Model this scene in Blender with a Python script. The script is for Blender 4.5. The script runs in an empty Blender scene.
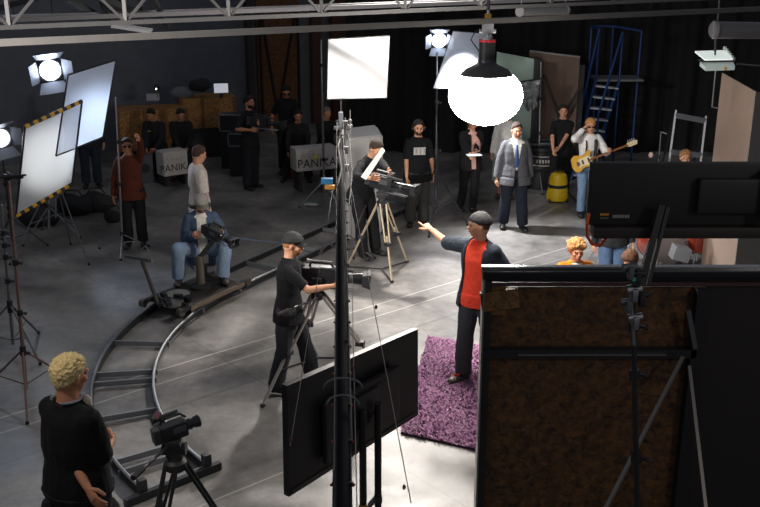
import bpy, bmesh, math, random
from mathutils import Vector, Matrix, Quaternion, noise
random.seed(7)
PI = math.pi
V = Vector
SC = bpy.context.scene
COL = SC.collection
# ---------------------------------------------------------------- camera
CAMH, FPX, TILT = 4.409, 950.0, math.radians(17.96)
cd = bpy.data.cameras.new('camera'); cam = bpy.data.objects.new('camera', cd); COL.objects.link(cam)
cam.location = (0, 0, CAMH); cam.rotation_euler = (PI/2 - TILT, 0, 0)
cd.sensor_width = 36; cd.lens = FPX/760*36; cd.clip_end = 200
SC.camera = cam
# ---------------------------------------------------------------- world, exposure, big lights
w = bpy.data.worlds.new('world'); SC.world = w; w.use_nodes = True
w.node_tree.nodes['Background'].inputs[0].default_value = (.74, .77, .86, 1)
w.node_tree.nodes['Background'].inputs[1].default_value = .16
SC.view_settings.view_transform = 'Standard'; SC.view_settings.look = 'None'
SC.view_settings.gamma = 1; SC.view_settings.exposure = 0.18

def at(px, py, Y):
    x = (px-380)/FPX; y = (253.5-py)/FPX
    yy = math.cos(TILT)+y*math.sin(TILT); zz = -math.sin(TILT)+y*math.cos(TILT)
    k = Y/yy
    return V((x*k, Y, CAMH+zz*k))
def fl(px, py, z=0.0):
    x = (px-380)/FPX; y = (253.5-py)/FPX
    yy = math.cos(TILT)+y*math.sin(TILT); zz = -math.sin(TILT)+y*math.cos(TILT)
    k = (z-CAMH)/zz
    return V((x*k, yy*k, z))
def spot(name, loc, target, energy, angle=60, color=(1,1,1), r=.12, blend=.4):
    l = bpy.data.lights.new(name, 'SPOT'); l.energy = energy; l.spot_size = math.radians(angle)
    l.spot_blend = blend; l.color = color; l.shadow_soft_size = r
    o = bpy.data.objects.new(name, l); COL.objects.link(o); o.location = loc
    o.rotation_euler = (V(target)-V(loc)).to_track_quat('-Z', 'Y').to_euler()
    return o
# lamps of the set: fresnel at the left, fresnel behind the centre, fresnel behind the square frame, grid light high up
LA = at(50, 70, 15.0); LB = at(439, 40, 15.4); LC = at(352, 60, 13.75); LD = at(0, 138, 13.9)
spot('fresnel_light', LA+V((.25,-.25,-.05)), (-1.6, 10.5, 0), 130, 60, (.66,.79,1), .16, 1)
spot('fresnel_light', LD+V((.2,-.1,0)), at(48,158,13.2), 38, 62, (.95,.97,1), .14)
spot('fresnel_light', LB+V((.05,-.3,-.1)), (2.6, 13.4, 0), 1500, 80, (.96,.97,1), .10, 1)
spot('fresnel_light', LC+V((0,-.1,0)), (-.3, 9.5, 0), 15, 90, (1,.98,.96), .16, 1)
# unseen spots added high outside the picture to brighten floor and people: main one above the back of the set, one at the left, one in front
spot('unseen_spot', (.4, 16.0, 5.6), (.45, 9.6, 0), 2900, 48, (1,.93,.86), .25, .6)
spot('unseen_spot', (-6.0, 14.0, 5.0), (-2.2, 9.4, 0), 130, 60, (.62,.77,1), .25, 1)
spot('unseen_spot', (-4.6, 5.0, 4.9), (1.7, 13.2, 1.0), 3300, 40, (1,.95,.90), .3, 1)
spot('unseen_spot', (4.6, 1.2, 5.0), (1.9, 5.9, 1.9), 120, 60, (1,.88,.76), .3, 1)  # added to lift the plywood back of the set wall
spot('unseen_spot', (-3.4, 4.2, 5.4), (-2.0, 5.7, 1.7), 260, 28, (1,.93,.86), .2, 1)  # added to brighten the blond person at the bottom left

# ---------------------------------------------------------------- materials
def lin(c):
    if isinstance(c, str):
        c = [int(c[i:i+2], 16)/255 for i in (0, 2, 4)]
        return tuple(((v+.055)/1.055)**2.4 if v > .04045 else v/12.92 for v in c)
    return tuple(c)
MC = {}
def mat(col, rough=.6, metal=0, bump=0, scale=40, vary=0, spec=.5, emit=0, sheen=0, coat=0):
    key = (str(col), rough, metal, bump, scale, vary, spec, emit, sheen, coat)
    if key in MC: return MC[key]
    m = bpy.data.materials.new('material'); m.use_nodes = True; MC[key] = m
    nt = m.node_tree; b = nt.nodes['Principled BSDF']; c = lin(col)
    b.inputs['Base Color'].default_value = (*c, 1); b.inputs['Roughness'].default_value = rough
    b.inputs['Metallic'].default_value = metal; b.inputs['Specular IOR Level'].default_value = spec
    b.inputs['Coat Weight'].default_value = coat
    if sheen: b.inputs['Sheen Weight'].default_value = sheen
    if emit:
        b.inputs['Emission Color'].default_value = (*c, 1); b.inputs['Emission Strength'].default_value = emit
    if bump or vary:
        tc = nt.nodes.new('ShaderNodeTexCoord'); n = nt.nodes.new('ShaderNodeTexNoise')
        n.inputs['Scale'].default_value = scale; n.inputs['Detail'].default_value = 5
        nt.links.new(tc.outputs['Object'], n.inputs['Vector'])
        if bump:
            bp = nt.nodes.new('ShaderNodeBump'); bp.inputs['Strength'].default_value = bump; bp.inputs['Distance'].default_value = .01
            nt.links.new(n.outputs['Fac'], bp.inputs['Height']); nt.links.new(bp.outputs['Normal'], b.inputs['Normal'])
        if vary:
            mx = nt.nodes.new('ShaderNodeMix'); mx.data_type = 'RGBA'
            mx.inputs[6].default_value = (*[v*(1-vary) for v in c], 1); mx.inputs[7].default_value = (*[min(1, v*(1+vary)) for v in c], 1)
            nt.links.new(n.outputs['Fac'], mx.inputs[0]); nt.links.new(mx.outputs[2], b.inputs['Base Color'])
    return m
def cloth(col, bump=.5): return mat(col, .85, 0, bump, 22, .25, .2, 0, .02)
def diffusion(col, tr=.35):
    key = ('dif', str(col), tr)
    if key in MC: return MC[key]
    m = bpy.data.materials.new('diffusion_cloth'); m.use_nodes = True; MC[key] = m; nt = m.node_tree
    for n in list(nt.nodes): nt.nodes.remove(n)
    o = nt.nodes.new('ShaderNodeOutputMaterial'); d = nt.nodes.new('ShaderNodeBsdfDiffuse'); t = nt.nodes.new('ShaderNodeBsdfTranslucent')
    tp = nt.nodes.new('ShaderNodeBsdfTransparent'); a = nt.nodes.new('ShaderNodeMixShader'); b = nt.nodes.new('ShaderNodeMixShader')
    c = (*lin(col), 1); d.inputs[0].default_value = c; t.inputs[0].default_value = c
    a.inputs[0].default_value = .7; b.inputs[0].default_value = tr
    nt.links.new(d.outputs[0], a.inputs[1]); nt.links.new(t.outputs[0], a.inputs[2])
    nt.links.new(a.outputs[0], b.inputs[1]); nt.links.new(tp.outputs[0], b.inputs[2]); nt.links.new(b.outputs[0], o.inputs[0])
    return m
def plywood(dark, light, scale=1.0):
    key = ('ply', dark, light, scale)
    if key in MC: return MC[key]
    m = bpy.data.materials.new('plywood'); m.use_nodes = True; MC[key] = m; nt = m.node_tree; b = nt.nodes['Principled BSDF']
    tc = nt.nodes.new('ShaderNodeTexCoord'); mp = nt.nodes.new('ShaderNodeMapping'); n = nt.nodes.new('ShaderNodeTexNoise')
    mp.inputs['Scale'].default_value = (2.2*scale, 2.2*scale, 2.6*scale)
    n.inputs['Scale'].default_value = 6; n.inputs['Detail'].default_value = 9; n.inputs['Distortion'].default_value = .7; n.inputs['Roughness'].default_value = .62
    r = nt.nodes.new('ShaderNodeValToRGB'); r.color_ramp.elements[0].position = .36; r.color_ramp.elements[1].position = .66
    r.color_ramp.elements[0].color = (*lin(dark), 1); r.color_ramp.elements[1].color = (*lin(light), 1)
    nt.links.new(tc.outputs['Object'], mp.inputs[0]); nt.links.new(mp.outputs[0], n.inputs[0]); nt.links.new(n.outputs[0], r.inputs[0]); nt.links.new(r.outputs[0], b.inputs[0])
    bp = nt.nodes.new('ShaderNodeBump'); bp.inputs['Strength'].default_value = .25; bp.inputs['Distance'].default_value = .01
    nt.links.new(n.outputs[0], bp.inputs['Height']); nt.links.new(bp.outputs[0], b.inputs['Normal'])
    b.inputs['Roughness'].default_value = .65
    return m
BLK = mat('252527', .55); BLKM = mat('28292c', .42, .2); RUB = mat('161617', .8); STEEL = mat('b9bcc0', .28, 1); GREY = mat('6d7074', .4, .7)
DSTEEL = mat('55585d', .35, .9); WHITE = mat('d9d8d4', .6); SKIN = mat('c99476', .55, 0, .1, 60, .08, .4); SKIN2 = mat('b57c5e', .55, 0, .1, 60, .08, .4)
EYEM = mat('4a352b', .3); LIP = mat('9a5148', .5)

# ---------------------------------------------------------------- mesh helpers
RM = {}
def root(name, label, cat, loc=(0,0,0), rz=0, group=None):
    o = bpy.data.objects.new(name, None); COL.objects.link(o); o.location = loc; o.rotation_euler = (0, 0, rz); o.empty_display_size = .1
    o['label'] = label; o['category'] = cat
    if group: o['group'] = group
    RM[o] = Matrix.Translation(V(loc)) @ Matrix.Rotation(rz, 4, 'Z')
    return o
def tag(o, label, cat, group=None, kind=None):
    o['label'] = label; o['category'] = cat
    if group: o['group'] = group
    if kind: o['kind'] = kind
    return o
def frame(z, x=None):
    z = V(z).normalized(); x = V(x) if x is not None else (V((1,0,0)) if abs(z.x) < .9 else V((0,1,0)))
    y = z.cross(x)
    if y.length < 1e-6: y = z.cross(V((0,1,0)))
    y.normalize(); x = y.cross(z)
    return Matrix((x, y, z)).transposed()
class MB:
    def __init__(s): s.bm = bmesh.new()
    def box(s, c, size, rz=0, M=None, bev=0):
        R = M.to_4x4() if M is not None else Matrix.Rotation(rz, 4, 'Z')
        r = bmesh.ops.create_cube(s.bm, size=1, matrix=Matrix.Translation(V(c)) @ R @ Matrix.Diagonal((*size, 1)))
        if bev:
            es = list({e for v in r['verts'] for e in v.link_edges})
            bmesh.ops.bevel(s.bm, geom=es, offset=bev, segments=2, affect='EDGES', profile=.7)
        return s
    def bar(s, a, b, wx, wy, up=(0,0,1)):
        a, b = V(a), V(b); d = b-a
        s.box((a+b)/2, (wx, wy, d.length), M=frame(d, up if abs(d.normalized().dot(V(up))) < .95 else None)); return s
    def cyl(s, a, b, r0, r1=None, n=12):
        a, b = V(a), V(b); d = b-a; r1 = r0 if r1 is None else r1
        bmesh.ops.create_cone(s.bm, cap_ends=True, segments=n, radius1=r0, radius2=r1, depth=d.length, matrix=Matrix.Translation((a+b)/2) @ frame(d).to_4x4()); return s
    def ell(s, c, r, M=None, n=12):
        if isinstance(r, (int, float)): r = (r, r, r)
        R = M.to_4x4() if M is not None else Matrix()
        bmesh.ops.create_uvsphere(s.bm, u_segments=n*2, v_segments=n, radius=1, matrix=Matrix.Translation(V(c)) @ R @ Matrix.Diagonal((*r, 1))); return s
    def loft(s, rings, n=16, cap=True):
        """rings: (centre, xaxis, yaxis, rx, ry)"""
        L = []
        for c, X, Y, rx, ry in rings:
            L.append([s.bm.verts.new(V(c)+V(X)*rx*math.cos(2*PI*i/n)+V(Y)*ry*math.sin(2*PI*i/n)) for i in range(n)])
        for a, b in zip(L, L[1:]):
            for i in range(n): s.bm.faces.new((a[i], a[(i+1) % n], b[(i+1) % n], b[i]))
        if cap: s.bm.faces.new(L[0][::-1]); s.bm.faces.new(L[-1])
        return s
    def tube(s, pts, r, n=8, close=False):
        pts = [V(p) for p in pts]; rr = r if isinstance(r, (list, tuple)) else [r]*len(pts); rings = []; X = None
        for i, p in enumerate(pts):
            d = (pts[min(i+1, len(pts)-1)]-pts[max(i-1, 0)]).normalized(); F = frame(d, X); X = F.col[0]
            rings.append((p, F.col[0], F.col[1], rr[i], rr[i]))
        return s.loft(rings, n)
    def lathe(s, c, prof, M=None, n=24):
        M = M or Matrix.Identity(3)
        return s.loft([(V(c)+M.col[2]*h, M.col[0], M.col[1], r, r) for r, h in prof], n)
    def grid(s, P, nu, nv):
        g = [[s.bm.verts.new(P(i/nu, j/nv)) for j in range(nv+1)] for i in range(nu+1)]
        for i in range(nu):
            for j in range(nv): s.bm.faces.new((g[i][j], g[i+1][j], g[i+1][j+1], g[i][j+1]))
        return s
    def prism(s, pts, d):
        a = [s.bm.verts.new(V(p)) for p in pts]; b = [s.bm.verts.new(V(p)+V(d)) for p in pts]; n = len(a)
        s.bm.faces.new(a[::-1]); s.bm.faces.new(b)
        for i in range(n): s.bm.faces.new((a[i], a[(i+1) % n], b[(i+1) % n], b[i]))
        return s
    def build(s, name, m, parent=None, smooth=True, crease=True, world=True, keepn=False):
        if not keepn: bmesh.ops.recalc_face_normals(s.bm, faces=s.bm.faces)
        if smooth:
            for f in s.bm.faces: f.smooth = True
            for e in s.bm.edges:
                if crease and len(e.link_faces) == 2 and e.calc_face_angle(0) > .6: e.smooth = False
        me = bpy.data.meshes.new(name)
        if parent is not None:
            RMp = RM[parent]
            if world: s.bm.transform(RMp.inverted())
        s.bm.to_mesh(me); s.bm.free()
        for q in (m if isinstance(m, (list, tuple)) else [m]): me.materials.append(q)
        o = bpy.data.objects.new(name, me); COL.objects.link(o)
        if parent is not None: o.parent = parent; RM[o] = RM[parent]
        else: RM[o] = Matrix()
        return o
def text_mesh(name, body, size, M, m, parent, ext=.002, sx=1):
    cu = bpy.data.curves.new(name, 'FONT'); cu.body = body; cu.size = size; cu.extrude = ext; cu.align_x = 'CENTER'; cu.align_y = 'CENTER'
    o = bpy.data.objects.new(name, cu); COL.objects.link(o); dg = bpy.context.evaluated_depsgraph_get(); dg.update()
    me = bpy.data.meshes.new_from_object(o.evaluated_get(dg)); bpy.data.objects.remove(o)
    me.transform(RM[parent].inverted() @ M @ Matrix.Diagonal((sx,1,1,1))); me.materials.clear(); me.materials.append(m)
    o = bpy.data.objects.new(name, me); COL.objects.link(o); o.parent = parent; RM[o] = RM[parent]
    return o
def copy_tree(o, parent=None):
    c = o.copy(); COL.objects.link(c); c.parent = parent; RM[c] = RM[o]
    for ch in list(o.children): copy_tree(ch, c)
    return c

# ---------------------------------------------------------------- structure
A40 = math.radians(40); D = V((math.cos(A40), math.sin(A40), 0)); N = V((-math.sin(A40), math.cos(A40), 0))
def floor_mat():
    m = bpy.data.materials.new('polished_concrete'); m.use_nodes = True; nt = m.node_tree; b = nt.nodes['Principled BSDF']; L = nt.links.new
    tc = nt.nodes.new('ShaderNodeTexCoord')
    def noi(sc, det, ro=.55, dist=0):
        n = nt.nodes.new('ShaderNodeTexNoise'); n.inputs['Scale'].default_value = sc; n.inputs['Detail'].default_value = det
        n.inputs['Roughness'].default_value = ro; n.inputs['Distortion'].default_value = dist; L(tc.outputs['Object'], n.inputs[0]); return n
    n1 = noi(.9, 8, .65, .6); n2 = noi(7, 8, .7)
    r = nt.nodes.new('ShaderNodeValToRGB'); r.color_ramp.elements[0].position = .3; r.color_ramp.elements[1].position = .72
    r.color_ramp.elements[0].color = (*lin('4f4d4c'), 1); r.color_ramp.elements[1].color = (*lin('9c9894'), 1); L(n1.outputs[0], r.inputs[0])
    r2 = nt.nodes.new('ShaderNodeValToRGB'); r2.color_ramp.elements[0].position = .3; r2.color_ramp.elements[1].position = .7
    r2.color_ramp.elements[0].color = (.66,.66,.66,1); r2.color_ramp.elements[1].color = (1.1,1.1,1.1,1); L(n2.outputs[0], r2.inputs[0])
    mx = nt.nodes.new('ShaderNodeMix'); mx.data_type = 'RGBA'; mx.blend_type = 'MULTIPLY'; mx.inputs[0].default_value = 1
    L(r.outputs[0], mx.inputs[6]); L(r2.outputs[0], mx.inputs[7]); cur = mx.outputs[2]
    def line(nx, ny, d, wd, col, amt):
        nonlocal cur
        dp = nt.nodes.new('ShaderNodeVectorMath'); dp.operation = 'DOT_PRODUCT'; dp.inputs[1].default_value = (nx, ny, 0); L(tc.outputs['Object'], dp.inputs[0])
        a = nt.nodes.new('ShaderNodeMath'); a.operation = 'SUBTRACT'; a.inputs[1].default_value = d; L(dp.outputs['Value'], a.inputs[0])
        ab = nt.nodes.new('ShaderNodeMath'); ab.operation = 'ABSOLUTE'; L(a.outputs[0], ab.inputs[0])
        lt = nt.nodes.new('ShaderNodeMath'); lt.operation = 'LESS_THAN'; lt.inputs[1].default_value = wd; L(ab.outputs[0], lt.inputs[0])
        mu = nt.nodes.new('ShaderNodeMath'); mu.operation = 'MULTIPLY'; mu.inputs[1].default_value = amt; L(lt.outputs[0], mu.inputs[0])
        q = nt.nodes.new('ShaderNodeMix'); q.data_type = 'RGBA'; q.inputs[7].default_value = (*lin(col), 1); L(mu.outputs[0], q.inputs[0]); L(cur, q.inputs[6]); cur = q.outputs[2]
    nx, ny = N.x, N.y
    for p, wd, col, amt in (((226,350),.012,'c8c4be',.55),((240,359),.014,'d0ccc6',.6),((236,387),.006,'3a3838',.7),((254,484),.010,'c0bcb6',.5),((421,303),.008,'3f3c3b',.6),((420,325),.009,'4a4746',.5),((295,212),.012,'8a8886',.5)):
        q = fl(*p); line(nx, ny, q.x*nx+q.y*ny, wd, col, amt)
    q = fl(431,311); line(D.x, D.y, q.x*D.x+q.y*D.y, .007, '3f3c3b', .6)
    q = fl(340,430); line(D.x, D.y, q.x*D.x+q.y*D.y, .007, '3f3c3b', .5)
    L(cur, b.inputs['Base Color'])
    rr = nt.nodes.new('ShaderNodeMapRange'); rr.inputs[1].default_value = .3; rr.inputs[2].default_value = .7; rr.inputs[3].default_value = .30; rr.inputs[4].default_value = .50
    L(n1.outputs[0], rr.inputs[0]); L(rr.outputs[0], b.inputs['Roughness'])
    bp = nt.nodes.new('ShaderNodeBump'); bp.inputs['Strength'].default_value = .06; bp.inputs['Distance'].default_value = .02; L(n2.outputs[0], bp.inputs['Height']); L(bp.outputs[0], b.inputs['Normal'])
    return m
R31 = math.radians(31.5)
def struct(name, mb, m):
    o = mb.build(name, m, smooth=False); o['kind'] = 'structure'; return o
struct('floor', MB().box((0, 15, -.1), (60, 50, .2)), floor_mat())
DR = V((math.cos(R31), math.sin(R31), 0))
WP = V((-6.3, 20.9, 0))       # a point of the back wall
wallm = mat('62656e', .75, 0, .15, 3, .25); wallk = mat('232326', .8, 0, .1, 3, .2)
def slab(a, b, h, t, z0=0):
    a, b = V(a), V(b); d = (b-a).normalized(); n = V((-d.y, d.x, 0))
    return MB().box((a+b)/2+n*t/2+V((0,0,z0+h/2)), ((b-a).length, t, h), rz=math.atan2(d.y, d.x))
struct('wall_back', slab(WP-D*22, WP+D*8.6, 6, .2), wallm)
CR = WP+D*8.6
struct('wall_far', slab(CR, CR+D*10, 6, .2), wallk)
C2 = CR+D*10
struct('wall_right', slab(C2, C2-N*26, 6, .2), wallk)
def onwall(px, z, off=0):
    """point of the back wall seen at column px, height z"""
    a = V(((px-380)/FPX, math.cos(TILT), 0))   # refined below for the tilt
    lo, hi = 12.0, 40.0
    for _ in range(40):
        Y = (lo+hi)/2; k = (CAMH-z)/Y; ang = math.atan(k)-TILT; depth = Y*math.cos(TILT)+(CAMH-z)*math.sin(TILT)
        X = (px-380)/FPX*depth
        if (V((X, Y, 0))-(WP-N*off)).dot(N) < 0: lo = Y
        else: hi = Y
    return V((X, Y, z))
ZN = V((0,0,1))
RT = Matrix((D, N, ZN)).transposed()
# heavy black drape closing the back of the set
def drape(u, v):
    x = -.75+12*u; return V((x, 21.0+.10*math.sin(x*7.3)+.05*math.sin(x*17+2*v), 5.0*(1-v)))
dp_ = MB().grid(drape, 260, 4); bmesh.ops.solidify(dp_.bm, geom=dp_.bm.faces[:], thickness=.01)
tag(dp_.build('black_curtain', mat('2b2b2d', .9)), 'wide black stage curtain hanging across the dark back of the studio', 'curtain')
# posts and panels on the back wall
for i, (px, wd, col) in enumerate(((250,.16,'3a3430'),(316,.30,'4d342c'),(338,.45,'5a3a30'))):
    p = onwall(px, 1.6, .1); struct('trim_%d' % (i+1), MB().box((p.x, p.y, 1.9), (wd, .14, 3.8), rz=A40), mat(col, .7, 0, .2, 5, .3))
p = onwall(279, 1.6, .12)
pd = root('plywood_door', 'tall plywood door with dark steel bracing in the dark back wall', 'door', (p.x, p.y, 0), A40)
MB().box((0,0,1.75), (1.25,.04,3.5)).build('panel', plywood('4a2f1c','7d5430',.8), pd, world=False)
b = MB(); b.box((-.56,-.05,1.45), (.05,.05,2.9)); b.box((.56,-.05,1.45), (.05,.05,2.9)); b.box((0,-.05,2.9), (1.1,.05,.07)); b.bar((-.5,-.05,2.85), (-.12,-.05,.4), .05,.04); b.bar((.5,-.05,2.85), (-.1,-.05,.4), .05,.04)
b.build('brace', mat('2b2a2c',.5,.4), pd, world=False)

# ---------------------------------------------------------------- roof steel
steelp = mat('4c4b4b', .55, .2, .1, 8, .15); steeld = mat('3a3a3d', .6, .2)
def run(px, py, z):            # line through pixel at height z running with the building
    q = fl(px, py, z); return q
def chord(q, a, b, wd, h, m, name, par): return MB().bar(q+D*a, q+D*b, wd, h, ZN).build(name, m, par, smooth=False)
q = run(405, 11, 3.75)
rt = root('roof_truss', 'grey steel roof truss crossing above the whole set', 'roof truss', q)
MB().box(q, (17, .05, .038), rz=R31).build('bottom_chord', steelp, rt, smooth=False)
MB().box(q+V((0,0,.52)), (17, .06, .05), rz=R31).build('top_chord', steelp, rt, smooth=False)
for i in range(-7, 8):
    a = q+DR*i*1.0; MB().bar(a, a+V((0,0,.52)), .032, .032).build('web_post', steelp, rt, smooth=False)
    MB().bar(a, a+DR*.5+V((0,0,.52)), .022, .022).build('web_diagonal', steelp, rt, smooth=False)
    MB().bar(a+DR*1.0, a+DR*.5+V((0,0,.52)), .022, .022).build('web_diagonal', steelp, rt, smooth=False)
for (px, py, z, lab) in ((300, 7, 3.62, 'thin grey roof purlin seen just under the top of the picture'), (460, 3, 3.66, 'far grey roof purlin behind the truss')):
    q2 = run(px, py, z); o = MB().box(q2, (24, .06, .05), rz=R31).build('roof_purlin', mat('77767a',.6,.2), smooth=False); tag(o, lab, 'roof beam')
q3 = fl(487, 21, 3.72)
beam = root('lighting_beam', 'long pale steel beam that carries the round lantern light', 'roof beam', q3)
MB().box(q3, (17, .06, .05), rz=math.radians(29)).build('beam', mat('625f5c',.6,.1,.1,8,.15), beam, smooth=False)
# dark cross truss coming toward the viewer at the left
a0 = at(92, -6, 10.5); a1 = at(168, 27, 12.6); b0 = at(150,-8, 10.5)
ct = root('cross_truss', 'dark diagonal roof struts in the upper left corner', 'roof truss', a0)
for s0, s1, wd in ((a0,a1,.07),(b0,a1,.05),(at(0,8,11),at(60,-8,11),.06),(at(60,-6,11.5),at(105,20,12),.07),(at(100,-6,11.4),at(108,18,11.9),.07),(at(125,-5,11.8),at(108,18,11.9),.06),(at(140,-5,12.2),at(142,22,12.4),.05)):
    MB().bar(s0, s1, wd, wd).build('strut', steeld, ct, smooth=False)
for (p0, p1, lab) in (((0,16.5,11),(64,14.5,12.4),'dim strip light hanging under the roof at the far left edge'),((110,23,12),(152,29.5,12.2),'pale strip light under the dark roof struts')):
    a, b_ = at(*p0), at(*p1); lf = root('strip_light', lab, 'ceiling light', a)
    MB().bar(a, b_, .03, .10, ZN).build('housing', mat('a6a9ae',.5,.1), lf, smooth=False)
    d = (b_-a); MB().bar(a+d*.02+V((0,0,-.03)), a+d*.98+V((0,0,-.03)), .05, .03, ZN).build('lamp_tube', mat('c9ccd2',.4), lf)
    for k in (.2,.8): MB().cyl(a+d*k, a+d*k+V((0,0,1.1)), .008, n=6).build('hanging_rod', steeld, lf)
a, b_ = at(521, 11.5, 12.2), at(565, 10.5, 13.0)
o = MB().cyl(a, b_, .055, n=16).cyl(a-(b_-a)*.03, a, .065, n=16).cyl(b_, b_+(b_-a)*.03, .065, n=16).cyl(a, a+V((0,0,1.5)), .006, n=6).cyl(b_, b_+V((0,0,1.5)), .006, n=6).build('pipe', mat('6f6f71',.5)); tag(o, 'short pale round pipe lying along the roof steel', 'pipe')
a, b_ = at(714, 30, 11.5), at(790, 31, 11.9)
du = root('ventilation_duct', 'grey round duct hanging at the upper right edge', 'duct', a)
MB().cyl(a, b_, .10, n=24).build('duct', mat('6e6c70',.45,.4), du); MB().cyl(a-V((.01,0,0)), a+V((.03,0,0)), .105, n=24).build('end_ring', mat('88868a',.4,.5), du)
MB().cyl(a+V((.03,0,-.25)), a+V((.03,0,1)), .008, n=6).build('hanging_rod', steeld, du)
# ---------------------------------------------------------------- people
DG = None
def remesh(mb, vox, smooth=2):
    me = bpy.data.meshes.new('t'); bmesh.ops.recalc_face_normals(mb.bm, faces=mb.bm.faces); mb.bm.to_mesh(me); mb.bm.free()
    o = bpy.data.objects.new('t', me); COL.objects.link(o)
    md = o.modifiers.new('r', 'REMESH'); md.mode = 'VOXEL'; md.voxel_size = vox
    dg = bpy.context.evaluated_depsgraph_get(); dg.update()
    m2 = bpy.data.meshes.new_from_object(o.evaluated_get(dg)); bpy.data.objects.remove(o); bpy.data.meshes.remove(me)
    r = MB(); r.bm.from_mesh(m2); bpy.data.meshes.remove(m2)
    for _ in range(smooth): bmesh.ops.smooth_vert(r.bm, verts=r.bm.verts, factor=.5, use_axis_x=True, use_axis_y=True, use_axis_z=True)
    return r
def ik(a, t, l1, l2, hint):
    a, t = V(a), V(t); d = t-a; L = d.length; mx = (l1+l2)*.998
    if L > mx: t = a+d*(mx/L); d = t-a; L = mx
    L = max(L, abs(l1-l2)+.02); u = d.normalized(); x = (l1*l1-l2*l2+L*L)/(2*L); h = math.sqrt(max(0, l1*l1-x*x))
    hv = V(hint); hv = hv-u*hv.dot(u); hv.normalize()
    return a+u*x+hv*h, t
def limb(b, pts, rs, n=14):
    for (p, q, r0, r1) in zip(pts, pts[1:], rs, rs[1:]):
        p, q = V(p), V(q); F = frame(q-p); b.loft([(p, F.col[0], F.col[1], r0, r0), (q, F.col[0], F.col[1], r1, r1)], n)
    for p, r in zip(pts, rs): b.ell(p, r, n=7)
def sm(a, b, x):
    t = max(0, min(1, (x-a)/(b-a))); return t*t*(3-2*t)
def person(label, loc, rz, H=1.78, sit=None, lean=(0,0), pel=(0,0), twist=0, head=(0,0), hl=None, hr=None, el=(.5,.7,-.3), er=(-.5,.7,-.3), fl_=None, fr=None,
           top=None, bottom=None, shoes='1a1a1b', sleeve=.5, hem=-.16, skin=SKIN, hair=None, cap=None, beard=None, jacket=None, vox=.010, grip=(40,40), palm=None,
           point=False, group=None, phones=None, glasses=None, short=None, fat=1.0, baggy=.0, kn=None, cat='person', toes=None, name='person', face=True, legs=True, jsleeve=1.0, laces=None, tuck=False, extra=None):
    k = H/1.78; R = root(name, label, cat, loc, rz, group)
    def w(x, y, z): return V((x, y, z))
    pz = (.95*k if sit is None else sit+.09*k)
    P = V((pel[0], pel[1], pz)); U = V((lean[0], lean[1], 1)).normalized()
    X0 = V((1,0,0)); X0 = (X0-U*X0.dot(U)).normalized(); X1 = Quaternion(U, math.radians(twist)) @ X0; Y1 = U.cross(X1)
    def sp(t):
        f = sm(0, .4, t); X = X0.lerp(X1, f).normalized(); return P+U*t*k, X, U.cross(X)
    neck = P+U*.55*k; sh = {s: P+U*.440*k+X1*s*.168*k for s in (-1, 1)}
    HQ = Quaternion((0,0,1), math.radians(twist+head[0])) @ Quaternion((1,0,0), math.radians(head[1]))
    HM = HQ.to_matrix(); hu = (HM @ ZN); hc = neck+(U+hu).normalized()*.022*k+hu*.105*k+HM @ V((0,-.018*k,0))
    hand, elb = {}, {}
    for s, h, e in ((1, hl, el), (-1, hr, er)):
        h = V(h) if h is not None else sh[s]+V((s*.10, -.03, -.53))*k
        elb[s], hand[s] = ik(sh[s], h, .285*k, .255*k, e)
    hip = {s: P+X0*s*.092*k-U*.02*k for s in (-1, 1)}; foot, knee = {}, {}
    for s, f in ((1, fl_), (-1, fr)):
        f = V(f) if f is not None else V((s*.11, .03, 0))
        kd = V(kn[0 if s > 0 else 1]) if kn else V((s*.12, -1, .0))
        knee[s], foot[s] = ik(hip[s], f+V((0,0,.085*k)), .43*k, .41*k, kd)
    td = {}
    for s in (1, -1):
        a = math.radians((toes[0 if s > 0 else 1] if toes else s*12)); td[s] = V((math.sin(a), -math.cos(a), 0))
    ts = [(-.11,.14,.10),(-.03,.168,.118),(.06,.158,.112),(.15,.142,.100),(.25,.155,.108),(.35,.170,.114),(.43,.165,.102),(.475,.145,.085),(.505,.105,.072),(.535,.066,.062),(.61,.056,.060)]
    def torso(b, d, t0=-.2, t1=.7, dd=0):
        rg = []
        for t, rx, ry in ts:
            if t < t0 or t > t1: continue
            c, X, Y = sp(t); f = fat if -.1 < t < .3 else (1+fat)/2
            rg.append((c, X, Y, (rx*(1+(f-1)*.6)+d+dd*(.4-t))*k, (ry*f+d+dd*(.4-t)*.7)*k))
        b.loft(rg, 22)
    def footm(b, s, d):
        f = foot[s]; t = td[s]; F = Matrix((t, ZN.cross(t), ZN)).transposed()
        b.ell(f-t*.03*k-V((0,0,.035*k)), ((.05+d)*k, (.038+d)*k, (.048+d)*k), F, 8)
        b.ell(f+t*.055*k-V((0,0,.045*k)), ((.095+d)*k, (.042+d)*k, (.036+d)*k), F, 8)
        b.ell(f+t*.125*k-V((0,0,.052*k)), ((.062+d)*k, (.045+d)*k, (.028+d)*k), F, 8)
    # --- body, one continuous surface
    b = MB(); torso(b, -.006); b.ell(neck-U*.02*k, (.07*k,.06*k,.06*k))
    for s in (1, -1):
        m1 = hip[s].lerp(knee[s], .35); limb(b, [hip[s], m1, knee[s]], [.082*k, .076*k, .052*k])
        calf = knee[s].lerp(foot[s], .3)+(-td[s])*.012*k; limb(b, [knee[s], calf, foot[s]], [.052*k, .054*k, .036*k]); footm(b, s, -.004)
        limb(b, [sh[s]-X1*s*.02*k, sh[s].lerp(elb[s], .4), elb[s]], [.046*k, .044*k, .038*k])
        limb(b, [neck-U*.052*k+X1*s*.03*k, sh[s]-U*.012*k-X1*s*.03*k], [.044*k, .040*k], 12)
        limb(b, [elb[s], elb[s].lerp(hand[s], .3), hand[s]], [.038*k, .038*k, .025*k])
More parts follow.
